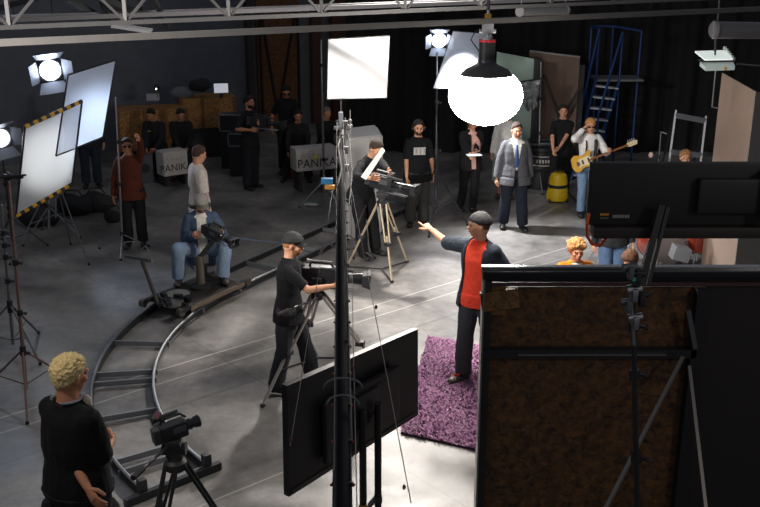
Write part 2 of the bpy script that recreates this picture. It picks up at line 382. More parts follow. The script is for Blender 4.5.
    def H_(x, y, z): return hc+HM @ (V((x, y, z))*k)
    b.ell(H_(0,.012,.025), (.076*k,.096*k,.092*k), HM); b.ell(H_(0,.036,-.028), (.064*k,.064*k,.070*k), HM); b.ell(H_(0,-.028,-.045), (.056*k,.062*k,.068*k), HM); b.ell(H_(0,-.045,-.085), (.034*k,.036*k,.030*k), HM)
    b.ell(H_(0,-.080,.022), (.048*k,.016*k,.014*k), HM); limb(b, [H_(0,-.088,.01), H_(0,-.104,-.026)], [.009*k,.014*k], 8)
    limb(b, [neck-U*.03*k, H_(0,.01,-.05)], [.058*k, .056*k])
    b.ell(H_(0,-.088,-.056), (.024*k,.012*k,.010*k), HM, 6)
    for s in (1, -1):
        b.ell(H_(s*.078,.012,-.008), (.011*k,.020*k,.032*k), HM, 6); b.ell(H_(s*.045,-.06,-.02), (.022*k,.025*k,.022*k), HM, 6)
    hf = {}
    for s in (1, -1):
        d = (hand[s]-elb[s]).normalized(); n = V(palm[0 if s > 0 else 1]) if palm and palm[0 if s > 0 else 1] else V((-s,0,-.1))
        n = (n-d*n.dot(d)).normalized(); sd = d.cross(n)  # across the palm
        if sd.dot(V((0,-1,.35))) < 0: sd = -sd             # thumb side forward / up
        F = Matrix((sd, n, d)).transposed(); hf[s] = (d, n, sd, F)
        b.loft([(hand[s], sd, n, .026*k, .021*k), (hand[s]+d*.04*k, sd, n, .038*k, .018*k), (hand[s]+d*.09*k, sd, n, .042*k, .015*k)], 12)
    body = remesh(b, vox)
    for v in body.bm.verts:       # eye sockets, mouth line
        q = HM.transposed() @ (v.co-hc)/k
        if q.y < -.03 and abs(q.x) < .07:
            for s in (1, -1):
                dd = (q-V((s*.033,-.088,.002))).length
                if dd < .022: v.co += HM @ V((0, .010*k*(1-dd/.022), 0))
    for s in (1, -1):
        d, n, sd, F = hf[s]; g = math.radians(grip[0 if s > 0 else 1]); base = hand[s]+d*.085*k
        for i, (o, L, r) in enumerate(((.031,.070,.0092),(.011,.080,.0095),(-.010,.074,.0092),(-.029,.058,.0082))):
            gg = g
            if point and s == point: gg = .05 if i == 0 else math.radians(75)
            p = base+sd*o*k-d*.02*k; pts = [p, p+d*.02*k]; a = gg*.4; q = pts[-1]
            for fr_ in (.45,.32,.23):
                a += gg*.45; q = q+(d*math.cos(a)+n*math.sin(a)+sd*o*1.5)*L*fr_*k; pts.append(q)
            body.tube(pts, [r*k,r*k,r*k,r*.92*k,r*.7*k], 8)
        p = hand[s]+d*.025*k+sd*.022*k; q1 = p+(d*.6+sd*.7+n*.25).normalized()*.045*k; q2 = q1+(d*.9+sd*.15+n*.45).normalized()*.032*k; q3 = q2+(d*.9+n*.5).normalized()*.022*k
        body.tube([p, q1, q2, q3], [.014*k,.012*k,.011*k,.008*k], 8)
    bo = body.build('body', skin, R, world=False)
    for s in (1, -1) if face else ():
        MB().ell(H_(s*.033,-.080,.004), (.011*k,.007*k,.0055*k), HM, 6).build('eye', EYEM, bo, world=False)
        MB().ell(H_(s*.034,-.091,.026), (.018*k,.006*k,.0045*k), HM, 6).build('eyebrow', mat(hair[0] if hair else '2a211c', .8), bo, world=False)
    MB().ell(H_(0,-.097,-.057), (.020*k,.007*k,.006*k), HM, 6).build('mouth', LIP, bo, world=False)
    def wr(b, amp=.006, f=9, seed=0):
        for v in b.bm.verts:
            v.normal_update() if False else None
        b.bm.normal_update()
        for v in b.bm.verts:
            q = V((v.co.x*f, v.co.y*f, v.co.z*f*.55+seed)); v.co += v.normal*(noise.noise(q)*amp+noise.noise(q*2.3)*amp*.5)
        return b
    # --- trousers
    if bottom:
        c, dd = bottom; dd += .012; b = MB(); torso(b, dd, -.12, -.02 if not tuck else .07)
        for s in (1, -1):
            lo = foot[s]+V((0,0,.0)) if short is None else knee[s].lerp(foot[s], short)
            up = (foot[s]-knee[s]).normalized()
            limb(b, [hip[s], hip[s].lerp(knee[s], .4), knee[s]], [(.088+dd)*k, (.078+dd)*k, (.056+dd)*k])
            F = frame(lo-knee[s]); b.ell(knee[s], (.057+dd)*k, n=8)
            b.loft([(knee[s], F.col[0], F.col[1], (.056+dd)*k, (.056+dd)*k), (knee[s].lerp(lo,.35), F.col[0], F.col[1], (.058+dd)*k, (.058+dd)*k), (lo-up*.0, F.col[0], F.col[1], (.043+dd*1.5)*k, (.043+dd*1.5)*k)], 16)
        wr(remesh(b, vox*1.1, 1), .007+dd*.1, 11, 3).build('trousers', cloth(c), R, world=False)
    if shoes:
        for s in (1, -1):
            b = MB(); footm(b, s, .008); b = remesh(b, vox, 1)
            for v in b.bm.verts: v.co.z = max(v.co.z, foot[s].z-.085*k)
            sho = b.build('shoe', mat(shoes, .5), R, world=False)
            if laces:
                t = td[s]; f = foot[s]; b = MB()
                pts = [f+t*(.02+.03*i)*k+ZN.cross(t)*((-1)**i)*.03*k+V((0,0,(.028-.011*i)*k)) for i in range(5)]
                b.tube(pts, .009*k, 6); b.build('laces', mat(laces, .6), sho, world=False)
    def garment(nm, c, d, slv, hm, open_=None, tmax=.538, seed=1, m=None, dd=.0, arm=True):
        b = MB(); torso(b, d, hm, tmax, dd)
        c0, X, Y = sp(hm)
        b.loft([(c0, X, Y, (.183*fat-(.022 if hm > 0 else 0)+d+dd*.6)*k, (.128*fat-(.016 if hm > 0 else 0)+d+dd*.45)*k), (c0+U*.12*k, X, Y, (.176*fat-(.018 if hm > 0 else 0)+d+dd*.45)*k, (.122*fat-(.014 if hm > 0 else 0)+d+dd*.3)*k)], 22)
        for s in (1, -1):
            limb(b, [neck-U*.055*k+X1*s*.03*k, sh[s]-U*.012*k-X1*s*.03*k], [(.046+d*.8)*k, (.042+d)*k], 12)
            if slv <= 0: continue
            q = sh[s].lerp(elb[s], min(1, slv*2)); rr = .054+d+baggy
            limb(b, [sh[s]-X1*s*.016*k, sh[s].lerp(q, .6)], [(rr-.006)*k, (.049+d+baggy)*k])
            F = frame(q-sh[s]); b.loft([(sh[s].lerp(q,.5), F.col[0], F.col[1], (.048+d+baggy)*k, (.048+d+baggy)*k), (q, F.col[0], F.col[1], (.044+d+baggy)*k, (.044+d+baggy)*k)], 14)
            if slv > .5:
                b.ell(elb[s], (.042+d+baggy*.7)*k, n=8); q2 = elb[s].lerp(hand[s], min(1,(slv-.5)*2)); F = frame(q2-elb[s])
                b.loft([(elb[s], F.col[0], F.col[1], (.042+d)*k, (.042+d)*k), (q2, F.col[0], F.col[1], (.031+d)*k, (.031+d)*k)], 14)
        b = wr(remesh(b, vox*1.1, 1), .008, 10, seed)
        if open_:
            de = []
            for f in b.bm.faces:
                q = f.calc_center_median()-P; t = q.dot(U)/k; x = q.dot(X1)/k; y = q.dot(Y1)/k
                if y < -.02 and abs(x) < open_(t) and t > hm-.1: de.append(f)
            bmesh.ops.delete(b.bm, geom=de, context='FACES')
            r = bmesh.ops.solidify(b.bm, geom=b.bm.faces[:], thickness=.006*k)
        return b.build(nm, m or cloth(c), R, world=False)
    if top: garment('shirt', top, .015, sleeve, .02 if tuck else hem, dd=.0 if tuck else .045)
    if jacket:
        c, lowt, width = jacket
        jk = garment('jacket', c, .030, jsleeve, hem-.03, open_=lambda t: width(t), tmax=.50, seed=7, dd=.055)
    # --- hair / caps / beard: shells around the skull
    def shell(nm, m, vol, zone, cen=(0,.012,.025), rad=(.076,.096,.092), nz=0, nf=30, sub=4, vz=None, low=False):
        b = MB(); bmesh.ops.create_icosphere(b.bm, subdivisions=sub, radius=1)
        for v in b.bm.verts:
            u = v.co.copy(); q = V((cen[0]+u.x*rad[0], cen[1]+u.y*rad[1], cen[2]+u.z*rad[2]))
            if low and u.z < 0:
                g_ = math.sqrt(max(.02, 1-abs(u.z)**3.2))/math.sqrt(max(.02, 1-u.z*u.z)); q = V((cen[0]+u.x*g_*rad[0], cen[1]+u.y*g_*rad[1]*(1-.10*abs(u.z)), cen[2]+u.z*rad[2]*1.12))
            z = zone(q); off = (vol+nz*noise.noise(q*nf)+nz*.6*noise.noise(q*nf*2.1))*z*(vz(q) if vz else 1)-.012*(1-z)
            q = q+u*off; v.co = hc+HM @ (q*k)
        return b.build(nm, m, bo, world=False, crease=False)
    if hair:
        hcx = hair[0]; vol = min(hair[1], .010) if cap else hair[1]; cur = hair[2] if len(hair) > 2 else .006; back = hair[3] if len(hair) > 3 else 0
        shell('hair', mat(hcx, .8, 0, 1.2, 120, .35), vol, lambda q: sm(-.012, .035, q.z-(-.010-q.y*(.72 if q.y > 0 else (1.08 if cur < .028 else .8)))), nz=cur, sub=5 if vox < .01 else 4, nf=85 if cur < .028 else 50, vz=lambda q: .42+.58*sm(-.02, .09, q.z), low=True)
        if back > 0:
            b = MB(); b.loft([(H_(0,.03,.05), HM.col[0], HM.col[1], .08*k, .07*k), (H_(0,.06,-.05), HM.col[0], HM.col[1], .085*k, .05*k), (H_(0,.07,-.05-back), HM.col[0], HM.col[1], .06*k, .03*k)], 16)
            wr(remesh(b, .010, 1), .01, 30).build('long_hair', mat(hcx, .8, 0, 1.2, 120, .35), bo, world=False)
    if beard:
        shell('beard', mat(beard, .85, 0, 1, 150, .3), .006, lambda q: sm(.0, .012, -.030-q.z+max(0,(q.y+.02))*.0)*sm(.04,-.02,q.y)*(1-sm(.020,.012,abs(q.x))*sm(-.07,-.05,q.z)*.6), cen=(0,-.028,-.045), rad=(.056,.062,.068), nz=.003, nf=60)
    if cap:
        col, brim = cap
        shell('cap', mat(col, .8, 0, .5, 60, .1), .020, lambda q: sm(-.004, .006, q.z-(.028-q.y*.25)), nz=.001)
        if brim is not None:
            BQ = Matrix.Rotation(math.radians(brim), 3, 'Z'); b = MB()
            def bp(u, v_):
                a = (u-.5)*PI*.85; r = .078+v_*.085*math.cos(a*1.0)
                q = BQ @ V((math.sin(a)*(.074+v_*.012), .012-math.cos(a)*.088-v_*.065*max(0,math.cos(a)), .048-v_*.02-.012*abs(math.sin(a)))); return hc+HM @ (q*k)
            b.grid(bp, 14, 5); bmesh.ops.solidify(b.bm, geom=b.bm.faces[:], thickness=.004); b.build('cap_brim', mat(col, .8, 0, .5, 60, .1), bo, world=False)
    if phones:
        b = MB(); b.tube([H_(math.sin(a)*.092, .012, .025+math.cos(a)*.112) for a in [(-1.5+i*.25) for i in range(13)]], .008*k, 8)
        for s in (1, -1): b.cyl(H_(s*.078,.012,-.005), H_(s*.108,.012,-.005), .036*k, .032*k, 18)
        b.build('headphones', mat(phones, .4), bo, world=False)
    if glasses:
        b = MB()
        for s in (1, -1): b.ell(H_(s*.034,-.100,.002), (.026*k,.005*k,.019*k), HM, 8); b.bar(H_(s*.055,-.095,.006), H_(s*.08,.0,.004), .004, .004)
        b.bar(H_(-.012,-.103,.006), H_(.012,-.103,.006), .004, .004); b.build('glasses', mat(glasses, .15), R, world=False)
    info = dict(R=R, hand=hand, elb=elb, sh=sh, neck=neck, hc=hc, HM=HM, P=P, U=U, X1=X1, Y1=Y1, k=k, foot=foot, td=td, knee=knee, M=RM[R], body=bo, H_=H_, sp=sp, hf=hf)
    return info
def L2W(I, p): return I['M'] @ V(p)
def W2L(loc, rz, p): return (Matrix.Translation(V(loc)) @ Matrix.Rotation(rz, 4, 'Z')).inverted() @ V(p)
# ---------------------------------------------------------------- equipment builders
def stand(label, base, top, name='light_stand', cat='light stand', spread=.5, legz=.55, r=(.018,.010), m=None, yaw=0, group=None, legs=3, low=.10, knobs=(.45,.72)):
    base, top = V(base), V(top); m = m or GREY; R = root(name, label, cat, base, 0, group); ax = (top-base); u = ax.normalized()
    n = 3; cuts = [low/max(ax.length,.1)]+[.4,.7,1.0]
    for i in range(n):
        a, b = base+ax*cuts[i], base+ax*cuts[i+1]; rr = r[0]+(r[1]-r[0])*i/(n-1); MB().cyl(a, b, rr, n=10).build('pole', m, R)
    for kx in knobs:
        p = base+ax*kx; MB().cyl(p-u*.03, p+u*.03, r[0]*1.6, n=10).bar(p, p+V((.06,-.02,0)), .016, .016).cyl(p+V((.055,-.02,0)), p+V((.075,-.025,0)), .018, n=8).build('clamp_knob', BLKM, R)
    for j in range(legs):
        a = math.radians(yaw)+2*PI*j/legs; d = V((math.cos(a), math.sin(a), 0)); f = base+d*spread+V((0,0,.015))
        MB().tube([base+u*legz, f], r[0]*.62, 8).build('leg', m, R); MB().ell(f, .02, n=6).build('rubber_foot', RUB, list(R.children)[-1] if False else R)
        MB().bar(base+u*(low+.05), base+(base+u*legz-base)*.45+d*spread*.55+V((0,0,-.0)), .012, .006).build('brace', m, R)
    MB().cyl(base+u*(legz-.04), base+u*(legz+.04), r[0]*1.7, n=12).build('collar', BLKM, R)
    return R
def fresnel(label, c, tgt, rad, R_name='fresnel_lamp', em=60, size=1.0, doors=True, col='dfe9ff', group=None):
    c = V(c); d = (V(tgt)-c).normalized(); F = frame(d, V((1,0,0))); R = root(R_name, label, 'studio lamp', c, 0, group)
    X, Y, Z = F.col
    L = rad*2.6
    b = MB(); b.loft([(c-Z*L, X, Y, rad*.75, rad*.75), (c-Z*L*.85, X, Y, rad*1.1, rad*1.1), (c-Z*.03, X, Y, rad*1.15, rad*1.15), (c, X, Y, rad*1.22, rad*1.22)], 28); b.build('housing', mat('3a3c42', .4, .4), R)
    MB().loft([(c+Z*.002, X, Y, rad*1.2, rad*1.2), (c+Z*.03, X, Y, rad*1.2, rad*1.2), (c+Z*.03, X, Y, rad*1.05, rad*1.05), (c+Z*.004, X, Y, rad*1.05, rad*1.05)], 28, cap=False).build('lens_ring', STEEL, R)
    MB().loft([(c+Z*.005, X, Y, rad, rad), (c+Z*.014, X, Y, rad*.6, rad*.6), (c+Z*.017, X, Y, rad*.1, rad*.1)], 28).build('lens', mat(col, .2, emit=em), R)
    if doors:
        for i, (ax, pv) in enumerate(((Y, X), (-Y, X), (X, Y), (-X, Y))):
            b = MB(); w0, w1 = rad*1.1, rad*(1.5 if i < 2 else 1.0); o = c+Z*.03+ax*rad*1.2; q = o+(Z*.8+ax*.75).normalized()*rad*1.3
            b.prism([o-pv*w0, o+pv*w0, q+pv*w1, q-pv*w1], (Z*.75-ax*.8).normalized()*.006); b.build('barn_door', mat('8f949c', .4, .5), R, smooth=False)
    up = ZN; b = MB(); s = X
    m0 = c-Z*L*.45
    b.tube([m0+s*rad*1.35+V((0,0,0)), m0+s*rad*1.35-ZN*rad*1.5, m0-s*rad*1.35-ZN*rad*1.5, m0-s*rad*1.35], .012, 8); b.cyl(m0-ZN*(rad*1.5+.12), m0-ZN*rad*1.5, .018, n=8)
    b.build('yoke', BLKM, R)
    return R
def difframe(label, q, m, tape=None, name='diffusion_frame', rr=.012, fm=None, sag=.03, clamp=None):
    """q: four corners TL TR BR BL"""
    TL, TR, BR, BL = [V(p) for p in q]; c = (TL+TR+BR+BL)/4; R = root(name, label, 'diffusion frame', c)
    n = (TR-TL).cross(BL-TL).normalized()
    def P(u, v):
        p = TL.lerp(TR, u).lerp(BL.lerp(BR, u), v); return p+n*(sag*math.sin(PI*u)*math.sin(PI*v)+.006*math.sin(9*u+5*v)*math.sin(PI*v)*math.sin(PI*u))
    MB().grid(P, 20, 20).build('fabric', m, R)
    for a, b in ((TL,TR),(TR,BR),(BR,BL),(BL,TL)):
        t = MB().cyl(a, b, rr, n=8).build('frame_bar', fm or BLKM, R)
    if tape:
        for a, b, in ((TL,TR),(BL,BR)):
            d = b-a; nn = 14; bb = MB()
            for i in range(0, nn, 2): bb.cyl(a+d*(i/nn), a+d*((i+1)/nn), rr*2.0, n=8)
            bb.build('warning_tape', mat(tape, .5), R)
            bb = MB()
            for i in range(1, nn, 2): bb.cyl(a+d*(i/nn), a+d*((i+1)/nn), rr*1.9, n=8)
            bb.build('warning_tape', mat('1b1b1b', .5), R)
    return R
def tripod(label, base, h, spread, yaw, m, name='tripod', rr=.014, handle=None, spr=True, mid=.45, group=None):
    base = V(base); R = root(name, label, 'tripod', base, 0, group); A = base+V((0,0,h)); ft = []
    for j in range(3):
        a = math.radians(yaw)+2*PI*j/3; d = V((math.cos(a), math.sin(a), 0)); t = V((-d.y, d.x, 0)); f = base+d*spread+V((0,0,.02)); ft.append(f); top = A+d*.06-V((0,0,.02))
        k = top.lerp(f, .52); b = MB(); b.cyl(top+t*.045, k+t*.03, rr, n=8).cyl(top-t*.045, k-t*.03, rr, n=8); lg = b.build('leg', m, R)
        MB().cyl(top.lerp(f,.42), f, rr*1.15, n=8).build('lower_leg', m, lg); MB().box(k, (.09,.09,.05), rz=a, bev=.008).build('leg_lock', BLK, lg); MB().ell(f, (.03,.03,.018), n=6).build('foot', RUB, lg)
        if spr: MB().bar(base+V((0,0,.03 if mid < .1 else h*mid*.6)), f.lerp(top, mid*.7)if mid > .1 else f, .02, .012).build('spreader_arm', BLK, R)
    MB().lathe(A-V((0,0,.07)), [(.05,0),(.075,.02),(.075,.07),(.055,.09),(.05,.13)]).build('bowl', BLK, R)
    b = MB(); b.box(A+V((0,0,.10)), (.11,.11,.10), bev=.02); b.cyl(A+V((-.08,0,.10)), A+V((.08,0,.10)), .045, n=16); b.box(A+V((0,0,.17)), (.10,.16,.03), bev=.006); b.build('fluid_head', BLK, R)
    if handle: 
        h0, h1 = V(handle[0]), V(handle[1]); pb = MB().cyl(h0, h1, .011, n=8).build('pan_handle', BLKM, R); MB().cyl(h1-(h1-h0)*.28, h1, .019, n=10).build('grip', RUB, pb)
    return R
def camera(label, c, d, s=1.0, name='video_camera', cat='camera', lens=.30, box=(.14,.36,.20), matte=True, light='55585d', vf=True, screen=None, mic=True):
    c = V(c); d = V(d).normalized(); F = frame(ZN-d*ZN.dot(d), None); 
    Y = d; Zc = (ZN-d*ZN.dot(d)).normalized(); X = Y.cross(Zc); M = Matrix((X, Y, Zc)).transposed(); R = root(name, label, cat, c)
    def q(x, y, z): return c+(X*x+Y*y+Zc*z)*s
    w, l, h = [v*s for v in box]
    MB().box(q(0,0,0), (w,l,h), M=M, bev=.02*s).build('camera_body', mat('222326', .42, .1), R)
    b = MB(); L0 = box[1]/2
    b.loft([(q(0,L0,0), X, Zc, .055*s,.055*s), (q(0,L0+.05,0), X, Zc, .062*s,.062*s), (q(0,L0+.06,0), X, Zc, .05*s,.05*s), (q(0,L0+lens*.6,0), X, Zc, .052*s,.052*s), (q(0,L0+lens*.62,0), X, Zc, .06*s,.06*s), (q(0,L0+lens,0), X, Zc, .066*s,.066*s)], 20)
    le = b.build('lens', mat('1a1a1c', .25), R); MB().loft([(q(0,L0+.12,0), X, Zc, .058*s,.058*s), (q(0,L0+.15,0), X, Zc, .058*s,.058*s)], 20).build('focus_ring', mat('4a4c50', .5, .5), le)
    if matte:
        o = L0+lens; a = [q(-.075,o,.055), q(.075,o,.055), q(.075,o,-.055), q(-.075,o,-.055)]; bb = [q(-.10,o+.09,.075), q(.10,o+.09,.075), q(.10,o+.09,-.075), q(-.10,o+.09,-.075)]
        b = MB()
        for i in range(4):
            j = (i+1) % 4; nn = (a[j]-a[i]).cross(bb[i]-a[i]).normalized(); b.prism([a[i], a[j], bb[j], bb[i]], nn*.006*s)
        b.build('matte_box', BLK, R, smooth=False)
    b = MB(); b.tube([q(0,-.12,.10), q(0,-.10,.155), q(0,.10,.155), q(0,.15,.10)], .014*s, 8); b.build('top_handle', BLKM, R)
    MB().box(q(0,-L0-.04,0), (.11*s,.08*s,.16*s), M=M, bev=.008*s).build('battery', mat('303236', .5), R)
    if vf:
        b = MB(); b.cyl(q(-.09,.10,.10), q(-.16,.10,.10), .014*s, n=8); b.cyl(q(-.15,-.10,.10), q(-.15,.12,.10), .028*s, n=14); b.cyl(q(-.15,-.16,.10), q(-.15,-.10,.10), .040*s, .028*s, n=14); b.build('viewfinder', BLK, R)
    if mic: MB().cyl(q(.09,.0,.12), q(.09,.34,.12), .012*s, n=10).cyl(q(.09,.12,.12), q(.09,.36,.12), .02*s, n=10).build('microphone', mat('2b2b2d', .9), R)
    if screen:
        b = MB().box(q(*screen[0]), (.10*s,.012*s,.075*s), M=M @ Matrix.Rotation(math.radians(screen[1]), 3, 'Z') @ Matrix.Rotation(math.radians(screen[2]), 3, 'X'), bev=.003); b.build('flip_screen', mat('6e4a52', .3), R)
    b = MB(); b.box(q(.075,.05,.02), (.01*s,.14*s,.06*s), M=M); b.build('side_panel', mat(light, .4, .4), R)
    for i in range(2 if matte else 0): MB().cyl(q(-.03+.06*i,-.1,-.125), q(-.03+.06*i,.42,-.125), .008*s, n=8).build('rod', STEEL, R)
    return R
R_ = math.radians
# ---------------------------------------------------------------- large props
# camera track
TC, RI = V((1.345, 9.859, 0)), 3.805
e = fl(213, 472); ae = math.atan2(e.y-TC.y, e.x-TC.x) % (2*PI); as_ = R_(150)
td60 = V((math.cos(R_(60)), math.sin(R_(60)), 0))
def trk(s, r):     # s in metres along the middle; arc first, then straight
    La = (ae-as_)*(RI+.31)
    if s < La:
        a = ae-s/(RI+.31); return TC+V((math.cos(a), math.sin(a), 0))*r
    return TC+V((math.cos(as_), math.sin(as_), 0))*r+td60*(s-La)
LT = (ae-as_)*(RI+.31)+5.2
tr = root('camera_track', 'curved steel camera dolly track sweeping across the concrete floor', 'camera track', TC+V((-4,0,0)))
for r in (RI, RI+.62):
    n = 90; pts = [trk(LT*i/n, r)+V((0,0,.088)) for i in range(n+1)]
    ra = MB().tube(pts, .016, 8).build('rail', STEEL, tr)
    b = MB(); rg = []
    for i, p in enumerate(pts):
        d = (pts[min(i+1,n)]-pts[max(i-1,0)]).normalized(); s = V((-d.y, d.x, 0))
        rg.append([b.bm.verts.new(p+s*x+V((0,0,z))) for x, z in ((-.012,-.01),(.012,-.01),(.012,-.058),(.022,-.062),(.022,-.074),(-.022,-.074),(-.022,-.062),(-.012,-.058))])
    for A_, B_ in zip(rg, rg[1:]):
        for i in range(8): b.bm.faces.new((A_[i], A_[(i+1)%8], B_[(i+1)%8], B_[i]))
    b.build('rail_web', mat('37383b', .45, .6), ra)
La = (ae-as_)*(RI+.31)
def s_of(px, py):
    q = fl(px, py)-TC; a = math.atan2(q.y, q.x) % (2*PI); return (ae-a)*(RI+.31)
for s in [.03, .42] + [s_of(*p) for p in ((140,460),(122,420),(126,386),(128,377),(142,347),(190,312))] + [La+.15, La+1.1, La+2.1, La+3.1, La+3.6, La+4.6, La+5.15]:
    a, b_ = trk(s, RI-.03), trk(s, RI+.65)
    o = MB().bar(a+V((0,0,.045)), b_+V((0,0,.045)), .058, .02, ZN).build('sleeper', mat('8e9196', .4, .5), tr, smooth=False)
a, b_ = trk(0, RI-.12), trk(0, RI+.8); MB().bar(a+V((0,0,.04)), b_+V((0,0,.04)), .07, .05, ZN).build('end_bar', BLKM, tr, smooth=False)
for r in (RI, RI+.62): MB().box(trk(.03, r)+V((0,0,.12)), (.07,.07,.13), rz=ae, bev=.01).build('end_stop', BLK, tr)
# purple rug with shaggy pile
c0, c1, c2 = fl(401, 434), fl(428, 338), fl(477, 451)
ux = (c2-c0).normalized(); uy = V((-ux.y, ux.x, 0)); Lr = (c1-c0).length
rug = root('shag_rug', 'purple shaggy rug lying on the concrete under the man in red', 'rug', c0)
v_ = (c1-c0).normalized()
MB().prism([c0, c0+ux*1.7, c0+ux*1.7+v_*Lr, c0+v_*Lr], (0,0,.02)).build('backing', mat('4a2a44', .9), rug, smooth=False)
b = MB(); rnd = random.Random(3)
for i in range(15000):
    u, w_ = rnd.random()*1.7, rnd.random()*Lr; p = c0+ux*u+v_*w_+V((0,0,.015)); a = rnd.random()*6.28; h = .012+.022*rnd.random(); l = .035*(rnd.random()+.3)
    t = p+V((math.cos(a)*l, math.sin(a)*l, h)); s = V((-math.sin(a), math.cos(a), 0))*.010
    q = [b.bm.verts.new(x) for x in (p-s, p+s, t+s*.8, t-s*.8)]; b.bm.faces.new(q)
pm = mat('a97b9e', .9, 0, 0, 4, .35, .2, 0, .4); o = b.build('pile', pm, rug, smooth=False); o['kind'] = 'stuff'

# set flat: plywood back with steel frame, right foreground
FY = 5.95; pL = at(484, 268, FY); zt = pL.z; x0 = pL.x; x1 = x0+2.75
fr = root('set_wall', 'tall plywood-backed set wall in the right foreground, dark frame and silver top edge', 'set wall', (x0, FY, 0))
xp = at(688, 400, FY).x
MB().box(((x0+xp)/2, FY+.03, (zt-.12)/2+.0), (xp-x0-.04, .02, zt-.16)).build('plywood_panel', plywood('2c1b10', '6a4826', 1.3), fr, smooth=False)
MB().box(((xp+x1)/2, FY+.02, (zt-.12)/2), (x1-xp, .03, zt-.14)).build('black_panel', mat('1f1b1c', .7, 0, .1, 4, .1), fr, smooth=False)
MB().box(((x0+x1)/2, FY+.0, zt-.045), (x1-x0+.02, .10, .07), bev=.006).build('top_rail', mat('222327', .35, .5), fr)
MB().box(((x0+x1)/2, FY+.03, zt-.001), (x1-x0+.02, .045, .014)).build('top_edge', mat('b4b8bc', .25, .9), fr, smooth=False)
MB().box(((x0+x1)/2, FY+.0, zt-.105), (x1-x0, .06, .025)).build('lower_rail', mat('4a3436', .5, .2), fr, smooth=False)
MB().box((x0+.03, FY+.0, zt/2-.03), (.05, .09, zt-.08)).build('side_post', mat('2b2a2a', .45, .2), fr, smooth=False)
MB().box((x0-.002, FY-.01, zt/2-.03), (.012, .12, zt-.06)).build('side_strip', mat('8f8f8d', .3, .8), fr, smooth=False)
zc = at(580, 353, FY-.04).z; MB().box(((x0+xp)/2, FY-.03, zc), (xp-x0, .06, .06)).build('cross_bar', mat('35363a', .4, .5), fr, smooth=False)
MB().box((at(496,300,FY).x+.02, FY-.03, zt-.21), (.25,.05,.13), M=Matrix.Rotation(R_(-8), 3, 'Y')).build('corner_block', plywood('5a3d22', '8f6a3c', 2), fr, smooth=False)
MB().box((x0+.10, FY+.0, zt-.22), (.10,.03,.22)).build('edge_board', plywood('6b4523', '9a6d3c', 2), fr, smooth=False)
MB().box((xp, FY-.02, zt/2-.05), (.07, .08, zt-.16)).build('middle_post', mat('2b2c30', .45, .4), fr, smooth=False)
MB().bar(at(683, 357, FY-.12), at(600, 520, FY-.9), .022, .022).build('diagonal_brace', mat('7e7a76', .4, .6), fr)
MB().bar(at(689, 366, FY-.08), at(707, 520, FY-.75), .022, .022).build('diagonal_brace', mat('6e6c6a', .4, .6), fr)
MB().bar(at(688, 310, FY-.09), at(695, 348, FY-.09), .03, .03).build('hinge', GREY, fr)
MB().box((at(590,352,FY).x, FY-.07, zc), (1.0, .012, .012)).build('cross_bar_edge', mat('9a9a98', .3, .9), fr, smooth=False)

# monitor on two posts, centre foreground
TL, TR, BR, BL = at(287,386,5.85), at(418,329,7.05), at(418,415,7.05), at(289,497,5.85)
dx = (TR-TL); dx.z = 0; wdt = dx.length; dx.normalize(); nn = V((dx.y, -dx.x, 0)); cc = (TL+TR+BR+BL)/4; hh = TL.z-BL.z
M = Matrix((dx, -nn, ZN)).transposed(); base = V((at(371,450,6.45).x, 6.40, 0))
mon = root('video_monitor', 'large black video monitor seen from behind on two posts', 'monitor', base)
MB().prism([TL, TR, BR, BL], nn*-.05).build('panel', mat('1d1c1e', .45, .1), mon)
MB().box(cc+nn*.045+V((0,0,-.05)), (wdt*.58, .05, hh*.55), M=M, bev=.02).build('rear_housing', mat('262326', .5), mon)
MB().box(cc+nn*.08, (.26,.03,.26), M=M, bev=.006).build('mount_plate', mat('303034', .4, .4), mon)
for i in range(10): MB().box(cc+nn*.073+dx*(-.3+.06*i)+V((0,0,.14)), (.03,.004,.012), M=M).build('vent_slot', mat('0f0f10', .6), mon)
MB().bar(BL.lerp(BR,.02)+V((0,0,.03))+nn*.004, BL.lerp(BR,.98)+V((0,0,.03))+nn*.004, .006, .03, nn).build('lower_trim', mat('3b3033', .4), mon)
for px, y_ in ((363, 6.30), (378, 6.42)):
    p = at(px, 470, y_); MB().cyl((p.x, y_, .03), (p.x, y_, 1.15), .028, n=14).build('post', mat('17171a', .4, .2), mon)
    MB().cyl((p.x, y_, .30), (p.x, y_, .36), .035, n=14).build('post_band', mat('b98c2c' if px == 363 else '2a2a2c', .5), mon)
MB().box((base.x, 6.36, .02), (.9,.6,.04), bev=.01).build('base_plate', BLK, mon); MB().bar((at(363,470,6.3).x,6.30,.28), (at(378,470,6.42).x,6.42,.36), .03, .03).build('cross_brace', BLK, mon)
MB().bar(V((base.x,6.40,1.05)), cc+nn*.06, .05, .05).build('mount_arm', BLK, mon)

# big black monitor on the tall stand, upper right
TL, BLp = at(590,162,5.2), at(591,224,5.2); wdt = 1.55; h = TL.z-BLp.z
bm_ = root('large_monitor', 'large black monitor high on the grip stand in the upper right corner', 'monitor', at(640, 664, 5.0)*1)
RM[bm_] = Matrix.Translation(bm_.location)
MB().box((TL.x+wdt/2, 5.2, TL.z-h/2), (wdt, .05, h), bev=.012).build('panel', mat('19191b', .5), bm_)
MB().box((TL.x+wdt/2+.02, 5.2, BLp.z-.035), (wdt-.03, .14, .065), bev=.012).build('lower_housing', mat('2b2624', .45, .1), bm_)
MB().box((TL.x+.85, 5.15, TL.z-h*.5), (.5, .06, h*.55), bev=.02).build('rear_box', mat('1e1e20', .5), bm_)
b = MB(); q = at(604.5, 214.5, 5.17)
for i in range(5): b.box((q.x-.020+.010*i, 5.172, q.z), (.007,.004,.014))
b.build('yellow_lettering', mat('c98f22', .5), bm_, smooth=False)
b = MB()
